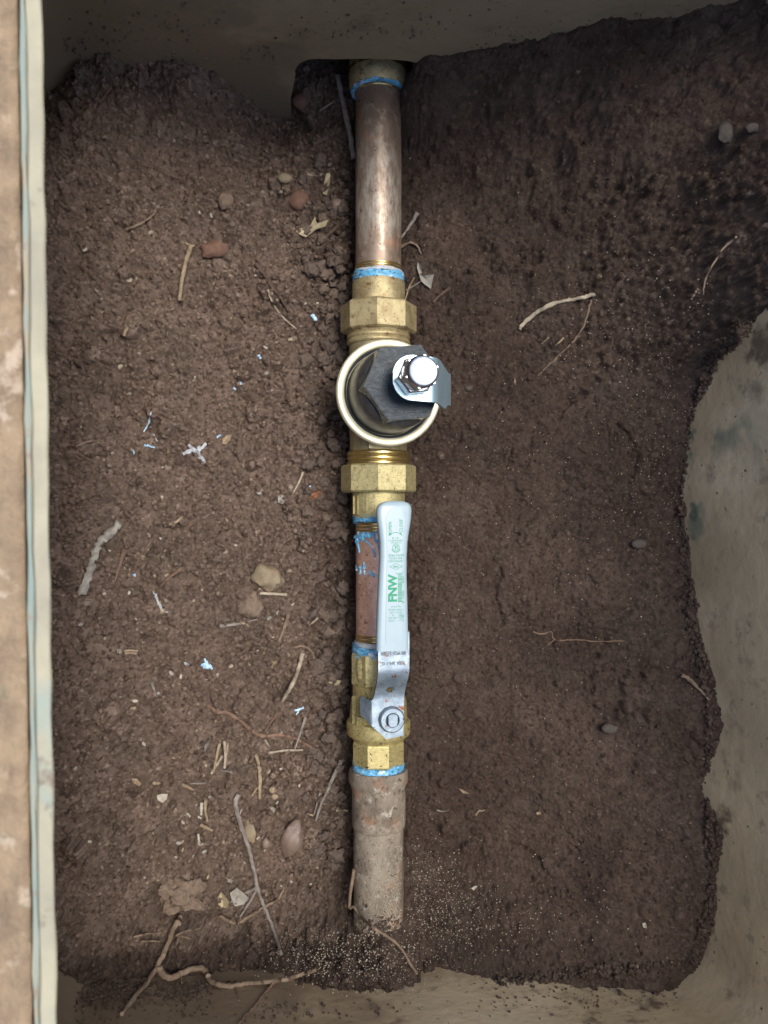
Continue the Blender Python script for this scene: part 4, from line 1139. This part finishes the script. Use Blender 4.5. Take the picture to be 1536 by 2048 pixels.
stick('straw', 'whitish straw lying below the angular yellowish stone', 'straw', [(519, 1186), (546, 1188), (573, 1189)], 3.2, 'twig_pale', stiff=True, taper=1.0)
rock('clod', 'big brown soil clod beside the angular yellowish stone', 'soil clod', 500, 1208, 52, 58, 'clod', 15, sub=3, rough=0.45)
stick('stick', 'grey flat stick below the big brown clod', 'stick', [(439, 1252), (476, 1248), (516, 1238)], 3.6, 'twig_grey', stiff=True, taper=0.5)
stick('stick', 'brown tapered stick hanging right of the big brown clod', 'stick', [(577, 1228), (569, 1254), (558, 1282)], 4.4, 'root_tan', stiff=True)
stick('straw', 'tiny pale straw near the pipe below the angular stone', 'straw', [(634, 1237), (627, 1244), (619, 1250)], 2.2, 'twig_pale', stiff=True)
stick('root', 'arched dark rootlet reaching toward the copper pipe', 'root', [(583, 1296), (606, 1292), (622, 1302), (630, 1318), (648, 1328)], 3.0, 'root_tan', lift=1.0)
stick('stick', 'long pale grey stick slanting left of the brass valve', 'stick', [(606, 1306), (596, 1340), (584, 1370), (565, 1402)], 4.6, 'twig_pale', stiff=True, taper=0.7, lift=1.1)
stick('stick', 'small grey stick above the long reddish root', 'stick', [(303, 1364), (308, 1378), (314, 1394)], 3.8, 'twig_grey', stiff=True, taper=0.3)
stick('root', 'long wavy reddish root running down toward the old pipe', 'root', [(418, 1412), (432, 1422), (456, 1427), (480, 1440), (502, 1460), (528, 1472), (556, 1470), (582, 1474), (608, 1487), (632, 1500), (648, 1516), (668, 1530)], 4.4, 'root_red', lift=1.0, taper=0.8, branches=(([(456, 1427), (447, 1415), (444, 1408)], 2.0),))
stick('stick', 'slim grey stick crossing above the long wavy root', 'stick', [(611, 1434), (600, 1468), (589, 1500)], 3.2, 'twig_grey', stiff=True)
stick('stick', 'dark thin stick below the small blue tape bit by the valve', 'stick', [(556, 1425), (540, 1448), (527, 1466)], 2.6, 'root_red', stiff=True)
flake('seed_husk', 'pale boat shaped husk beside the brass valve body', 'husk', [(657, 1364), (668, 1359), (683, 1361), (678, 1369), (664, 1372)], 'leaf', curl=0.002)
flake('wood_chip', 'round tan chip below the golden stick fragments', 'wood chip', [(543, 1322), (553, 1321), (557, 1331), (551, 1339), (543, 1336)], 'chip')
for k, (a, b, c, d) in enumerate(((248, 1302, 275, 1302), (249, 1307, 272, 1307))):
    stick('straw', ('upper' if k == 0 else 'lower') + ' of two short golden stick fragments near the left rim', 'straw', [(a, b), ((a + c) / 2, b - 1), (c, d)], 2.4, 'chip', stiff=True, taper=1.0)
flake('wood_chip', 'white fleck at the left end of the golden stick fragments', 'wood chip', [(233, 1298), (242, 1297), (244, 1306), (236, 1308)], 'chip_white')
flake('wood_chip', 'oblong tan chip right of the white crumpled tape', 'wood chip', [(446, 878), (454, 870), (463, 870), (461, 880), (453, 889), (445, 888)], 'chip')
flake('wood_chip', 'narrow tan chip below the white crumpled tape', 'wood chip', [(417, 919), (429, 924), (427, 928), (415, 922)], 'chip')
stick('straw', 'pale grass blade left of the lower octagonal nut', 'straw', [(606, 944), (598, 964), (586, 986)], 2.6, 'twig_pale', stiff=True)
rock('rust_flake', 'rusty orange flake below the grass blade', 'rust flake', 628, 985, 28, 22, 'rust', 30, rough=0.9, zr=0.4)
flake('dry_leaf', 'grey tan leaf flake left of the rusty orange flake', 'leaf', [(556, 992), (566, 990), (572, 998), (566, 1008), (556, 1005)], 'leaf_grey')
stick('root', 'faint pale rootlet near the left rim above the lumpy root', 'root', [(152, 893), (175, 884), (200, 881), (214, 879)], 2.2, 'root_tan')
stick('root', 'small tan rootlet near the upper left straw', 'root', [(224, 620), (233, 628), (238, 640)], 1.8, 'root_tan')
stick('straw', 'short tan straw below the upper left bank', 'straw', [(256, 653), (251, 662), (248, 671)], 3.2, 'twig_tan', stiff=True, taper=1)
# tape scraps
def scrap(label, blobs, mat, group=None):
    bm = bmesh.new()
    rnd = random.Random(int(blobs[0][0]))
    for x, y, x2, y2, w in blobs:
        pts = [G(x + (x2 - x) * k / 4 + rnd.uniform(-1, 1), y + (y2 - y) * k / 4 + rnd.uniform(-1, 1), 0.0008 + rnd.uniform(0, 0.0012)) for k in range(5)]
        tube(bm, pts, lambda t, w=w: w * S * (0.6 + 0.6 * rnd.random()), 5, 0.4, 0.45)
    o = obj('tape_scrap', bm, M[mat], None, center=True, angle=30)
    return tag(o, label, 'tape scrap', group)
scrap('crumpled white thread tape, largest white scrap on the left bank', [(367, 908, 385, 898, 4), (385, 898, 398, 905, 4), (398, 905, 406, 920, 4), (398, 902, 412, 888, 3.5), (378, 890, 386, 897, 3), (390, 905, 400, 893, 3), (402, 912, 409, 925, 3)], 'tape_white')
scrap('stringy white tape looped round a tan chip near the left middle', [(311, 1188, 316, 1205, 2.4), (316, 1205, 325, 1222, 2.8), (306, 1183, 311, 1190, 1.6), (326, 1222, 336, 1224, 2)], 'tape_white')
flake('wood_chip', 'tan chip caught in the stringy white tape', 'wood chip', [(320, 1216), (330, 1217), (331, 1226), (322, 1227)], 'chip')
scrap('crumpled light blue tape scrap, largest blue bit on the soil', [(402, 1331, 414, 1327, 3.5), (410, 1318, 413, 1330, 3.5), (408, 1334, 424, 1333, 4.5), (414, 1328, 425, 1338, 3)], 'tape_blue')
scrap('blue tape flake left of the upper octagonal nut', [(626, 630, 633, 640, 4)], 'tape_blue')
scrap('tiny blue tape bit above the pale grey speck pair', [(517, 710, 521, 716, 3)], 'tape_blue')
scrap('upper of two blue specks left of the cream ring', [(477, 763, 482, 768, 3)], 'tape_blue')
scrap('lower of two blue specks left of the cream ring', [(468, 775, 471, 780, 2.4)], 'tape_blue')
scrap('thin blue grey thread curving above the small blue curl', [(302, 824, 298, 845, 1.5), (298, 845, 288, 864, 1.5)], 'tape_blue')
scrap('small blue curl left of the white crumpled tape', [(288, 891, 302, 893, 2.6), (302, 893, 309, 895, 1.6)], 'tape_blue')
scrap('thin white wisp above the small blue curl', [(307, 868, 314, 882, 1.6)], 'tape_white')
scrap('tiny blue bit right of the white crumpled tape', [(434, 875, 442, 870, 2.2)], 'tape_blue')
scrap('tiny blue wisp below the small blue curl', [(265, 899, 268, 909, 1.8)], 'tape_blue')
scrap('pale blue bit between valve and long reddish root', [(590, 1421, 608, 1415, 2.8), (592, 1430, 597, 1421, 1.5)], 'tape_blue')
scrap('white blue pellet left of the largest blue tape scrap', [(370, 1327, 376, 1329, 4)], 'tape_white')
scrap('small teal bit near the reddish brown stick', [(266, 1150, 272, 1151, 2.6)], 'tape_blue')
scrap('blue speck on the rusty orange flake', [(619, 973, 623, 975, 2.4)], 'tape_blue')
# --- lower left
for k, (pts, r, mt, lab) in enumerate((
    ([(448, 1482), (451, 1510), (449, 1536)], 3.2, 'twig_pale', 'upright pale straw in the middle of the straw cluster'),
    ([(439, 1486), (433, 1515), (427, 1545)], 3.2, 'twig_tan', 'tan straw slanting at the left of the straw cluster'),
    ([(444, 1512), (432, 1532), (422, 1548)], 3.0, 'twig_pale', 'lower slanting straw of the straw cluster'),
    ([(418, 1480), (412, 1492), (409, 1502)], 3.8, 'twig_grey', 'grey short straw left of the straw cluster'),
    ([(456, 1486), (454, 1510)], 2.4, 'twig_tan', 'thin brown straw right of the straw cluster'),
    ([(444, 1541), (462, 1544)], 3.0, 'twig_grey', 'short level straw under the straw cluster'),
    ([(537, 1506), (570, 1501), (606, 1500)], 2.6, 'twig_pale', 'long whitish straw pointing at the valve lower end'),
    ([(400, 1535), (403, 1552), (398, 1562)], 3.0, 'twig_dark', 'dark splinter below the straw cluster'),
    ([(530, 1480), (536, 1490), (541, 1497)], 2.2, 'twig_pale', 'tiny white straw above the long whitish straw'),
    ([(366, 1570), (378, 1575), (388, 1580)], 3.4, 'chip', 'pale level splinter left of the curved tan straw'),
    ([(305, 1565), (312, 1567), (320, 1566)], 3.2, 'twig_tan', 'small tan splinter above the white chip'),
    ([(380, 1567), (397, 1567), (412, 1566)], 1.8, 'twig_grey', 'thin grey straw above the pale level splinter'),
    ([(411, 1600), (411, 1620), (415, 1644)], 3.4, 'twig_tan', 'tan upright straw left of the branched grey twig'),
    ([(404, 1605), (402, 1630)], 3.6, 'chip_white', 'whitish splinter beside the tan upright straw'),
    ([(402, 1650), (414, 1656), (424, 1661)], 3.8, 'chip', 'pale splinter under the tan upright straw'),
    ([(396, 1668), (399, 1686)], 2.6, 'chip_white', 'white fleck below the pale splinter'),
    ([(672, 1620), (695, 1622)], 3.6, 'twig_tan', 'short tan stick touching the old pipe socket'),
    ([(640, 1585), (628, 1630)], 2.0, 'twig_grey', 'thin grey stem near the smooth oval stone'),
    ([(514, 1575), (508, 1586), (503, 1592)], 2.2, 'twig_tan', 'thin tan splinter left of the curved tan straw foot'),
    ([(310, 1572), (304, 1596), (302, 1612)], 2.0, 'twig_dark', 'thin dark stem beside the white chip'),
    ([(484, 1618), (478, 1630), (474, 1636)], 2.0, 'twig_pale', 'tiny pale straw touching the branched grey twig'))):
    stick('straw', lab, 'straw', pts, r, mt, stiff=True, taper=0.8)
stick('straw', 'curved tan straw standing right of the straw cluster', 'straw', [(511, 1508), (518, 1530), (520, 1555), (519, 1598)], 4.0, 'twig_tan', lift=1.1, taper=0.8)
stick('twig', 'forked grey twig leaning toward the old pipe socket', 'twig', [(682, 1522), (668, 1550), (655, 1580), (643, 1606), (631, 1642)], 4.6, 'twig_grey', stiff=True, branches=(([(668, 1552), (660, 1562), (648, 1582)], 2.5), ([(655, 1580), (662, 1596)], 2.0)))
stick('twig', 'long branched pale grey twig lying across the lower left soil', 'twig', [(477, 1588), (471, 1602), (476, 1630), (487, 1665), (498, 1700), (508, 1740), (516, 1780), (528, 1812), (538, 1836), (550, 1868), (563, 1908)], 5.2, 'twig_grey', lift=1.3, taper=0.55,
      branches=(([(512, 1776), (490, 1786), (456, 1806)], 3.4), ([(512, 1780), (494, 1812), (470, 1847)], 3.4)))
stick('twig', 'tan twig bent upward, crossing under the long branched twig', 'twig', [(440, 1832), (470, 1846), (500, 1832), (532, 1812), (556, 1798), (566, 1780), (568, 1768)], 3.8, 'root_tan', lift=1.2)
rock('stone', 'oblong tan flat stone against the branched grey twig', 'stone', 500, 1664, 28, 62, 'stone_tan', 4, facet=0.3, zr=0.5)
rock('stone', 'smooth purplish oval stone left of the old pipe', 'stone', 586, 1672, 46, 80, 'stone_grey', -22, sub=3, rough=0.12, facet=0.25, zr=0.8, sink=0.25)
rock('pebble', 'small grey pebble between branched twig and oval stone', 'pebble', 532, 1687, 16, 24, 'stone_grey')
flake('wood_chip', 'white squarish chip, brightest on the lower left soil', 'wood chip', [(314, 1590), (325, 1587), (336, 1588), (334, 1598), (326, 1605), (316, 1600)], 'chip_white')
rock('pebble', 'upper orange tan pebble of a pair by the curved straw', 'pebble', 546, 1579, 16, 16, 'chip')
rock('pebble', 'lower orange tan pebble of a pair by the curved straw', 'pebble', 550, 1592, 15, 15, 'chip')
flake('seed_husk', 'bright white husk below the pair of orange tan pebbles', 'husk', [(538, 1615), (546, 1613), (554, 1620), (548, 1624), (539, 1621)], 'chip_white')
flake('dry_leaf', 'curled tan leaf below the branched twig fork', 'leaf', [(442, 1783), (449, 1790), (458, 1803), (456, 1814), (446, 1817), (437, 1808), (436, 1795)], 'leaf', curl=0.004)
flake('dry_leaf', 'crumpled grey green leaf in the branched twig fork', 'leaf', [(460, 1785), (474, 1775), (488, 1786), (498, 1796), (488, 1808), (470, 1812), (464, 1800)], 'leaf_grey', curl=0.004)
flake('wood_chip', 'tan chip above the curled tan leaf', 'wood chip', [(455, 1754), (463, 1748), (469, 1756), (464, 1765), (456, 1764)], 'leaf_grey')
flake('wood_chip', 'pale flake left of the tan upright straw, low on the left bank', 'wood chip', [(368, 1627), (378, 1625), (382, 1632), (374, 1638)], 'chip_white')
flake('wood_chip', 'pale orange chip high on the lower left bank', 'wood chip', [(263, 1556), (274, 1557), (283, 1567), (280, 1572), (268, 1566)], 'chip')
rock('clod', 'broad earthy clod overhanging the hollow at lower left', 'soil clod', 365, 1788, 78, 62, 'clod', 0, sub=4, rough=0.9, sink=0.46, zr=0.55)
stick('root', 'thick dark brown root slanting down from the hollow at lower left', 'root', [(362, 1832), (350, 1852), (336, 1888), (318, 1926), (296, 1962), (272, 1990), (244, 2028)], 5.6, 'root_tan', lift=0.9, taper=0.7, branches=(([(345, 1874), (372, 1862), (400, 1857)], 2.2), ([(350, 1871), (366, 1873), (381, 1878)], 2.0)))
stick('root', 'thick wavy tan root lying along the lower wall', 'root', [(317, 1932), (324, 1947), (342, 1955), (364, 1946), (385, 1938), (404, 1937), (414, 1948), (422, 1962), (440, 1970), (464, 1972), (492, 1967), (530, 1964), (566, 1960), (600, 1950), (632, 1940)], 6.8, 'root_tan', lift=1.0, taper=0.45, segs=9, branches=(([(470, 1972), (474, 1986), (478, 2002)], 3.0), ([(362, 1950), (364, 1966)], 2.6)))
stick('root', 'thin reddish root branching down from the thick wavy root', 'root', [(546, 1966), (530, 1985), (508, 2014), (490, 2032), (476, 2050)], 2.8, 'root_red', lift=1.0)
stick('root', 'upper of two pale rootlets left of the dark brown root', 'root', [(268, 1874), (290, 1868), (316, 1867), (334, 1862)], 2.2, 'root_tan')
stick('root', 'lower of two pale rootlets left of the dark brown root', 'root', [(281, 1884), (300, 1882), (320, 1883)], 2.0, 'root_tan')
# root draped over the old pipe
def drape(px, py):
    g = G(px, py)
    p0 = P(px, py, 0.018)
    dx = p0.x - PIPEX
    if abs(dx) < 0.0181: 
        z = math.sqrt(0.0181 ** 2 - dx * dx)
        if z > g.z: return P(px, py, z)
    return g
pts = [drape(a, b) for a, b in ((708, 1738), (703, 1760), (702, 1790), (708, 1812), (722, 1832), (745, 1852), (770, 1868), (790, 1882), (806, 1900), (818, 1922), (834, 1946))]
for p in pts: p.z += 0.0012
for k in range(1, 4): pts[k].z = max(pts[k].z, 0.004)
bm = bmesh.new(); tube(bm, catmull(pts, 5), lambda t: 0.0012 - 0.0003 * t, 8, 0.1)
tag(obj('root', bm, M['root_tan'], None, center=True), 'slender tan root draped over the buried end of the old pipe', 'root')
# --- right bank
stick('root', 'whitish knobbly root on the right bank, upper one', 'root', [(1039, 659), (1052, 642), (1078, 622), (1110, 606), (1140, 600), (1170, 594), (1190, 588)], 4.0, 'twig_pale', lift=1.1, jit=0.3, taper=0.8)
stick('root', 'thin root hanging below the whitish knobbly root', 'root', [(1182, 600), (1172, 640), (1158, 668), (1140, 690), (1112, 716), (1076, 752)], 2.3, 'root_tan', branches=(([(1114, 714), (1108, 725)], 1.6),))
stick('root', 'thin tan root high on the right bank near the wall', 'root', [(1472, 474), (1445, 498), (1428, 525), (1412, 556), (1406, 590)], 2.2, 'root_tan', lift=1.0)
stick('root', 'short pale root stub below the high right root', 'root', [(1396, 578), (1386, 592), (1368, 608)], 2.6, 'root_tan')
stick('root', 'hair thin forked root low on the right bank', 'root', [(1066, 1264), (1085, 1268), (1102, 1264), (1112, 1280), (1150, 1279), (1200, 1283), (1248, 1282)], 1.9, 'root_red', branches=(([(1108, 1280), (1094, 1292)], 1.5),))
stick('root', 'pale root where the right soil meets the box wall', 'root', [(1364, 1350), (1385, 1364), (1400, 1380), (1418, 1400)], 4.0, 'root_tan', lift=1.0)
stick('twig', 'dark grey twig touching the right side of the upper pipe', 'twig', [(835, 425), (822, 448), (802, 476)], 4.5, 'twig_grey', stiff=True, lift=1.2)
stick('twig', 'bent brown twig beside the lower end of the tarnished pipe', 'twig', [(800, 494), (820, 486), (834, 492), (842, 508)], 3.2, 'root_tan', lift=1.4)
flake('dry_leaf', 'grey torn leaf right of the brass tailpiece', 'leaf', [(838, 548), (850, 551), (868, 549), (864, 566), (862, 578), (850, 570), (842, 562)], 'leaf_grey', curl=0.003)
flake('dry_leaf', 'narrow pale leaf strip above the grey torn leaf', 'leaf', [(836, 524), (842, 530), (844, 546), (838, 550), (834, 536)], 'leaf_grey', curl=0.003)
stick('straw', 'thin straw leaning against the upper octagonal nut', 'straw', [(828, 556), (818, 575), (809, 604)], 2.2, 'twig_tan', stiff=True, lift=1.2)
stick('stick', 'dark forked splinter right of the upper octagonal nut', 'stick', [(901, 575), (884, 588), (866, 604)], 4.5, 'twig_dark', stiff=True, branches=(([(884, 588), (872, 586)], 2.5),))
stick('straw', 'tiny straw crossing by the grey torn leaf', 'straw', [(812, 580), (830, 570), (846, 560)], 1.8, 'twig_grey', stiff=True, lift=1.2)
flake('wood_chip', 'tan splinter on the right soil beside the old pipe socket', 'wood chip', [(917, 1576), (928, 1580), (938, 1587), (926, 1586)], 'chip')
stick('straw', 'short curved grey straw below the tan splinter beside the old pipe', 'straw', [(874, 1620), (885, 1623), (898, 1620)], 1.8, 'twig_grey', stiff=True)
stick('straw', 'curved yellowish straw low beside the old pipe', 'straw', [(952, 1630), (958, 1622), (970, 1620)], 2.2, 'twig_tan')
flake('wood_chip', 'white splinter on the sandy soil right of the old pipe', 'wood chip', [(942, 1776), (950, 1771), (955, 1772), (948, 1780)], 'chip_white')
flake('wood_chip', 'white crumb near the lower right corner of the soil', 'wood chip', [(1284, 1846), (1291, 1845), (1294, 1856), (1286, 1854)], 'chip_white')
flake('wood_chip', 'pale chip in the middle of the right soil', 'wood chip', [(1072, 1624), (1080, 1623), (1082, 1628), (1074, 1629)], 'chip')
rock('stone', 'rounded brown stone half sunk in the right soil', 'stone', 1277, 1088, 32, 22, 'stone_dull', 0, rough=0.1)
rock('stone', 'flat oval stone half sunk in the lower right soil', 'stone', 1220, 1456, 38, 24, 'stone_dull', 0, rough=0.1)
rock('pebble', 'small round pebble just right of the seal tag', 'pebble', 937, 777, 15, 13, 'stone_dull')
rock('stone', 'pale stone on the high right bank', 'stone', 1452, 264, 28, 38, 'stone_dull', 20, facet=0.5, sink=0.55)
rock('stone', 'smaller pale stone right of the pale stone on the high right bank', 'stone', 1505, 255, 22, 17, 'stone_dull', 10, facet=0.5, sink=0.55)
stick('straw', 'left of two parallel tan straws on the right bank', 'straw', [(1097, 675), (1090, 682), (1083, 688)], 1.8, 'twig_tan', stiff=True)
stick('straw', 'right of two parallel tan straws on the right bank', 'straw', [(1127, 676), (1119, 684), (1111, 691)], 2.2, 'twig_tan', stiff=True)
flake('wood_chip', 'pale yellow flake on the right bank above the seal tag', 'wood chip', [(1029, 755), (1032, 762), (1031, 771), (1028, 764)], 'chip')

# clods in the trough beside the pipe: alike
rnd = random.Random(3)
clods = []
shapes = []
for s_ in range(6):
    b_ = rock_bm(0.004, 0.004, 0.0034, 100 + s_, 3, 0.6, 0.3)
    for v in b_.verts:
        d = v.co * 900; v.co *= 1 + 0.07 * math.sin(d.x * 1.9 + s_) * math.sin(d.y * 2.3) + 0.05 * math.sin(d.z * 4.1 + d.x * 3.3) + random.uniform(-0.03, 0.03)
    bmesh.ops.recalc_face_normals(b_, faces=b_.faces)
    m_ = bpy.data.meshes.new('clod'); b_.to_mesh(m_); b_.free(); m_.materials.append(M['clod_dark' if s_ % 3 else 'clod_mid'])
    m_.polygons.foreach_set('use_smooth', [True] * len(m_.polygons))
    shapes.append(m_)
for k in range(250):
    py = rnd.uniform(290, 1740)
    px = 696 - abs(rnd.gauss(0, 38)) - 4
    if px < 540: continue
    r = rnd.uniform(0.0022, 0.0058) * (1.0 if px > 600 else 0.75)
    g = G(px, py)
    o = bpy.data.objects.new('clod', shapes[k % 6]); col.objects.link(o)
    o.location = g + Vector((0, 0, r * 0.25)); q_ = r / 0.004; o.scale = (q_ * rnd.uniform(0.8, 1.25), q_ * rnd.uniform(0.75, 1.2), q_ * rnd.uniform(0.7, 1))
    o.rotation_euler = (rnd.uniform(-0.5, 0.5), rnd.uniform(-0.5, 0.5), rnd.uniform(0, 6.28))
    tag(o, 'small crumbly soil clod in the trough along the left side of the pipe', 'soil clod', 'clods in the trough left of the pipe')
# chips scattered on the left bank: alike
chips = []
for s_ in range(5):
    b_ = bmesh.new()
    w_, h_ = (1, 0.35 + 0.12 * s_)
    poly = [(-w_, -h_ * 0.6), (-0.2, -h_), (w_ * 0.9, -h_ * 0.5), (w_, h_ * 0.4), (0.1, h_), (-w_ * 0.9, h_ * 0.5)]
    lo = [b_.verts.new((x, y, -0.15)) for x, y in poly]; hi = [b_.verts.new((x * 0.92, y * 0.9, 0.15 + 0.12 * math.sin(3 * x))) for x, y in poly]
    for i in range(6):
        j = (i + 1) % 6; b_.faces.new((lo[i], lo[j], hi[j], hi[i]))
    b_.faces.new(lo); b_.faces.new(hi)
    bmesh.ops.scale(b_, verts=b_.verts, vec=(0.0015, 0.0015, 0.0015))
    bmesh.ops.recalc_face_normals(b_, faces=b_.faces)
    m_ = bpy.data.meshes.new('wood_chip'); b_.to_mesh(m_); b_.free(); m_.materials.append(M[('chip', 'twig_tan', 'chip_white', 'leaf_grey', 'twig_pale')[s_]])
    chips.append(m_)
for k in range(170):
    if k < 110: px, py = rnd.uniform(130, 640), rnd.uniform(1000, 1780)
    else: px, py = rnd.uniform(150, 660), rnd.uniform(380, 1000)
    if rnd.random() < 0.18: px, py = rnd.gauss(390, 60), rnd.gauss(1690, 70)
    g = G(px, py)
    r = rnd.uniform(0.0009, 0.0022)
    o = bpy.data.objects.new('wood_chip', chips[k % 5]); col.objects.link(o)
    o.location = g + Vector((0, 0, 0.0003)); q_ = r / 0.0015; o.scale = (q_, q_, q_ * 1.2)
    o.rotation_euler = (rnd.uniform(-0.4, 0.4), rnd.uniform(-0.4, 0.4), rnd.uniform(0, 6.28))
    tag(o, 'tiny pale wood chip among those strewn over the left bank', 'wood chip', 'tiny chips strewn over the left bank')

# loose crumbs and sand: nobody could count them
ico = bmesh.new(); bmesh.ops.create_icosphere(ico, subdivisions=1, radius=1.0)
IV = np.array([v.co[:] for v in ico.verts]); IF = np.array([[v.index for v in f.verts] for f in ico.faces]); ico.free()
def crumbs(name, label, pts, rad, mat, tint=None, damp_shade=None, verts=IV, faces=IF, jit=0.28):
    n = len(pts); m = len(verts)
    Vv = verts[None] * (1 + RNG.uniform(-jit, jit, (n, m, 1))) * rad[:, None, None] * RNG.uniform(0.7, 1.2, (n, 1, 3))
    a = RNG.uniform(0, 6.28, n); c, s = np.cos(a)[:, None], np.sin(a)[:, None]
    X = Vv[:, :, 0] * c - Vv[:, :, 1] * s; Y = Vv[:, :, 0] * s + Vv[:, :, 1] * c
    Vv = np.stack([X, Y, Vv[:, :, 2]], axis=2) + pts[:, None, :]
    Ff = (faces[None] + (np.arange(n) * m)[:, None, None]).reshape(-1, 3)
    me = fast_mesh(name, Vv.reshape(-1, 3), Ff)
    if tint is not None: set_attr(me, 'tint', np.repeat(tint, m)); set_attr(me, 'damp_shade', np.repeat(damp_shade, m))
    o = link_mesh(name, me, mat, smooth=False)
    return tag(o, label, kind='stuff')
def HV(x, y):
    i = np.clip(((x - GX0) / STEP).astype(int), 0, NX - 1); j = np.clip(((y - GY0) / STEP).astype(int), 0, NY - 1)
    return HH[j, i], DAMP_SHADE[j, i]
n = 17000
cx = RNG.uniform(P(60, 0).x, P(706, 0).x, n); cy = RNG.uniform(P(0, 1900).y, P(0, 150).y, n)
k = RNG.random(n) < np.clip(0.25 + 0.75 * np.exp(-((cx + 0.03) / 0.05) ** 2), 0, 1); cx, cy = cx[k], cy[k]
rad = 0.0005 + 0.0016 * RNG.random(len(cx)) ** 2.2
z, dmp_shade = HV(cx, cy)
crumbs('soil_crumbs', 'loose soil crumbs over the left bank', np.stack([cx, cy, z + rad * 0.4], 1), rad, M['soil'], np.clip(RNG.normal(0.5, 0.18, len(cx)), 0, 1), dmp_shade * 0.8)
n = 9000
cx = RNG.uniform(P(812, 0).x, P(1450, 0).x, n); cy = RNG.uniform(P(0, 1920).y, P(0, 120).y, n)
rad = 0.0004 + 0.0009 * RNG.random(n) ** 2.5
z, dmp_shade = HV(cx, cy)
crumbs('soil_crumbs', 'fine soil crumbs over the right bank', np.stack([cx, cy, z + rad * 0.2], 1), rad, M['soil'], np.clip(RNG.normal(0.5, 0.16, n), 0, 1), dmp_shade)
n = 5000
t_ = RNG.random(n); px_ = np.interp(t_, [0, .12, .2, .3, .42, .55, .7, .8, .9, 1], [1500, 1430, 1395, 1372, 1385, 1425, 1425, 1432, 1390, 1000]); py_ = np.interp(t_, [0, .12, .2, .3, .42, .55, .7, .8, .9, 1], [655, 712, 830, 1020, 1210, 1430, 1640, 1800, 1925, 1965])
cl = np.array([G(a + RNG.normal(-3, 6), b + RNG.normal(0, 6))[:] for a, b in zip(px_, py_)])
rad = 0.0005 + 0.0014 * RNG.random(n) ** 2.2
cl[:, 2] += rad * 0.3
crumbs('soil_crumbs', 'loose soil crumbs piled along the foot of the box wall', cl, rad, M['soil'], np.clip(RNG.normal(0.5, 0.16, n), 0, 1), np.full(n, 0.8))
# dirt stuck to the end walls
zs_ = np.array([l[0] for l in LV])
def wall_pt(px, py, ys, sgn):
    lo, hi = -0.03, 0.22
    for _ in range(26):
        mid = (lo + hi) / 2
        inside = sgn * P(px, py, mid).y > sgn * np.interp(mid, zs_, ys) - 0.0002
        if inside: lo = mid
        else: hi = mid
    return P(px, py, hi)
st = []
for k in range(3900):
    if k < 3000:
        p = wall_pt(rnd.uniform(70, 1380) if rnd.random() < 0.35 else rnd.uniform(70, 600), 1962 + abs(rnd.gauss(0, 34)), np.array([l[3] for l in LV]), -1)
    else:
        p = wall_pt(rnd.uniform(90, 1300), 125 - abs(rnd.gauss(0, 55)), np.array([l[4] for l in LV]), 1)
    if -0.075 < p.x < 0.034 and p.z < 0.066: continue
    if p.z > H(p.x, p.y) - 0.002: st.append(p[:])
st = np.array(st)
rad = 0.0003 + 0.0010 * RNG.random(len(st)) ** 2.5
crumbs('stuck_dirt', 'crumbs of dirt stuck to the muddy end walls of the box', st, rad, M['soil'], np.clip(RNG.normal(0.5, 0.16, len(st)), 0, 1), np.where(st[:, 1] > 0, 0.15, 0.6))
n = 420      # soil fallen on the buried end of the old pipe
px_ = RNG.normal(752, 30, n); py_ = 1888 - np.abs(RNG.normal(0, 26, n))
cl = []
for a, b in zip(px_, py_):
    x = P(a, b, 0.012).x - PIPEX
    if abs(x) < 0.0170: p = P(a, b, math.sqrt(0.0181 ** 2 - x * x)); cl.append(p[:])
cl = np.array(cl); rad = 0.0004 + 0.0013 * RNG.random(len(cl)) ** 2
crumbs('soil_crumbs', 'soil crumbs fallen on the buried end of the old pipe', cl, rad, M['soil'], np.clip(RNG.normal(0.5, 0.16, len(cl)), 0, 1), np.full(len(cl), 0.7))
# sand specks
def cloud(px, py, sx, sy, n): return np.stack([RNG.normal(px, sx, n), RNG.normal(py, sy, n)], 1)
sp = np.concatenate([cloud(850, 1790, 55, 60, 900), cloud(640, 1900, 70, 34, 800), cloud(760, 1935, 60, 30, 420), cloud(900, 1840, 80, 50, 500), cloud(1230, 640, 140, 80, 200), cloud(1310, 790, 70, 120, 260), cloud(1310, 980, 60, 100, 160), cloud(1150, 1000, 140, 200, 260), cloud(1000, 1850, 150, 60, 260),
                     np.stack([RNG.uniform(820, 1420, 500), RNG.uniform(300, 1950, 500)], 1), np.stack([RNG.uniform(130, 690, 260), RNG.uniform(200, 1900, 260)], 1)])
pts = []
for a, b in sp:
    if not (60 < a < 1440 and 100 < b < 2000): continue
    if 700 < a < 815 and b < 1860: continue
    g = G(a, b); pts.append((g.x, g.y, g.z + 0.0002))
for k in range(1300):         # specks lying on the old pipe
    a = rnd.gauss(778, 28); b = rnd.triangular(1660, 1895, 1850)
    x = P(a, b, 0.015).x - PIPEX
    if abs(x) < 0.0165:
        p = P(a, b, math.sqrt(0.0181 ** 2 - x * x)); pts.append((p.x, p.y, p.z + 0.0001))
pts = np.array(pts)
OV = np.array([(1, 0, 0), (-1, 0, 0), (0, 1, 0), (0, -1, 0), (0, 0, 0.7), (0, 0, -0.7)], dtype=float)
OF = np.array([(0, 2, 4), (2, 1, 4), (1, 3, 4), (3, 0, 4), (2, 0, 5), (1, 2, 5), (3, 1, 5), (0, 3, 5)])
crumbs('sand_grains', 'pale sand grains sprinkled on the soil and the old pipe', pts, 0.00022 + 0.00042 * RNG.random(len(pts)) ** 1.8, M['sand'], verts=OV, faces=OF)
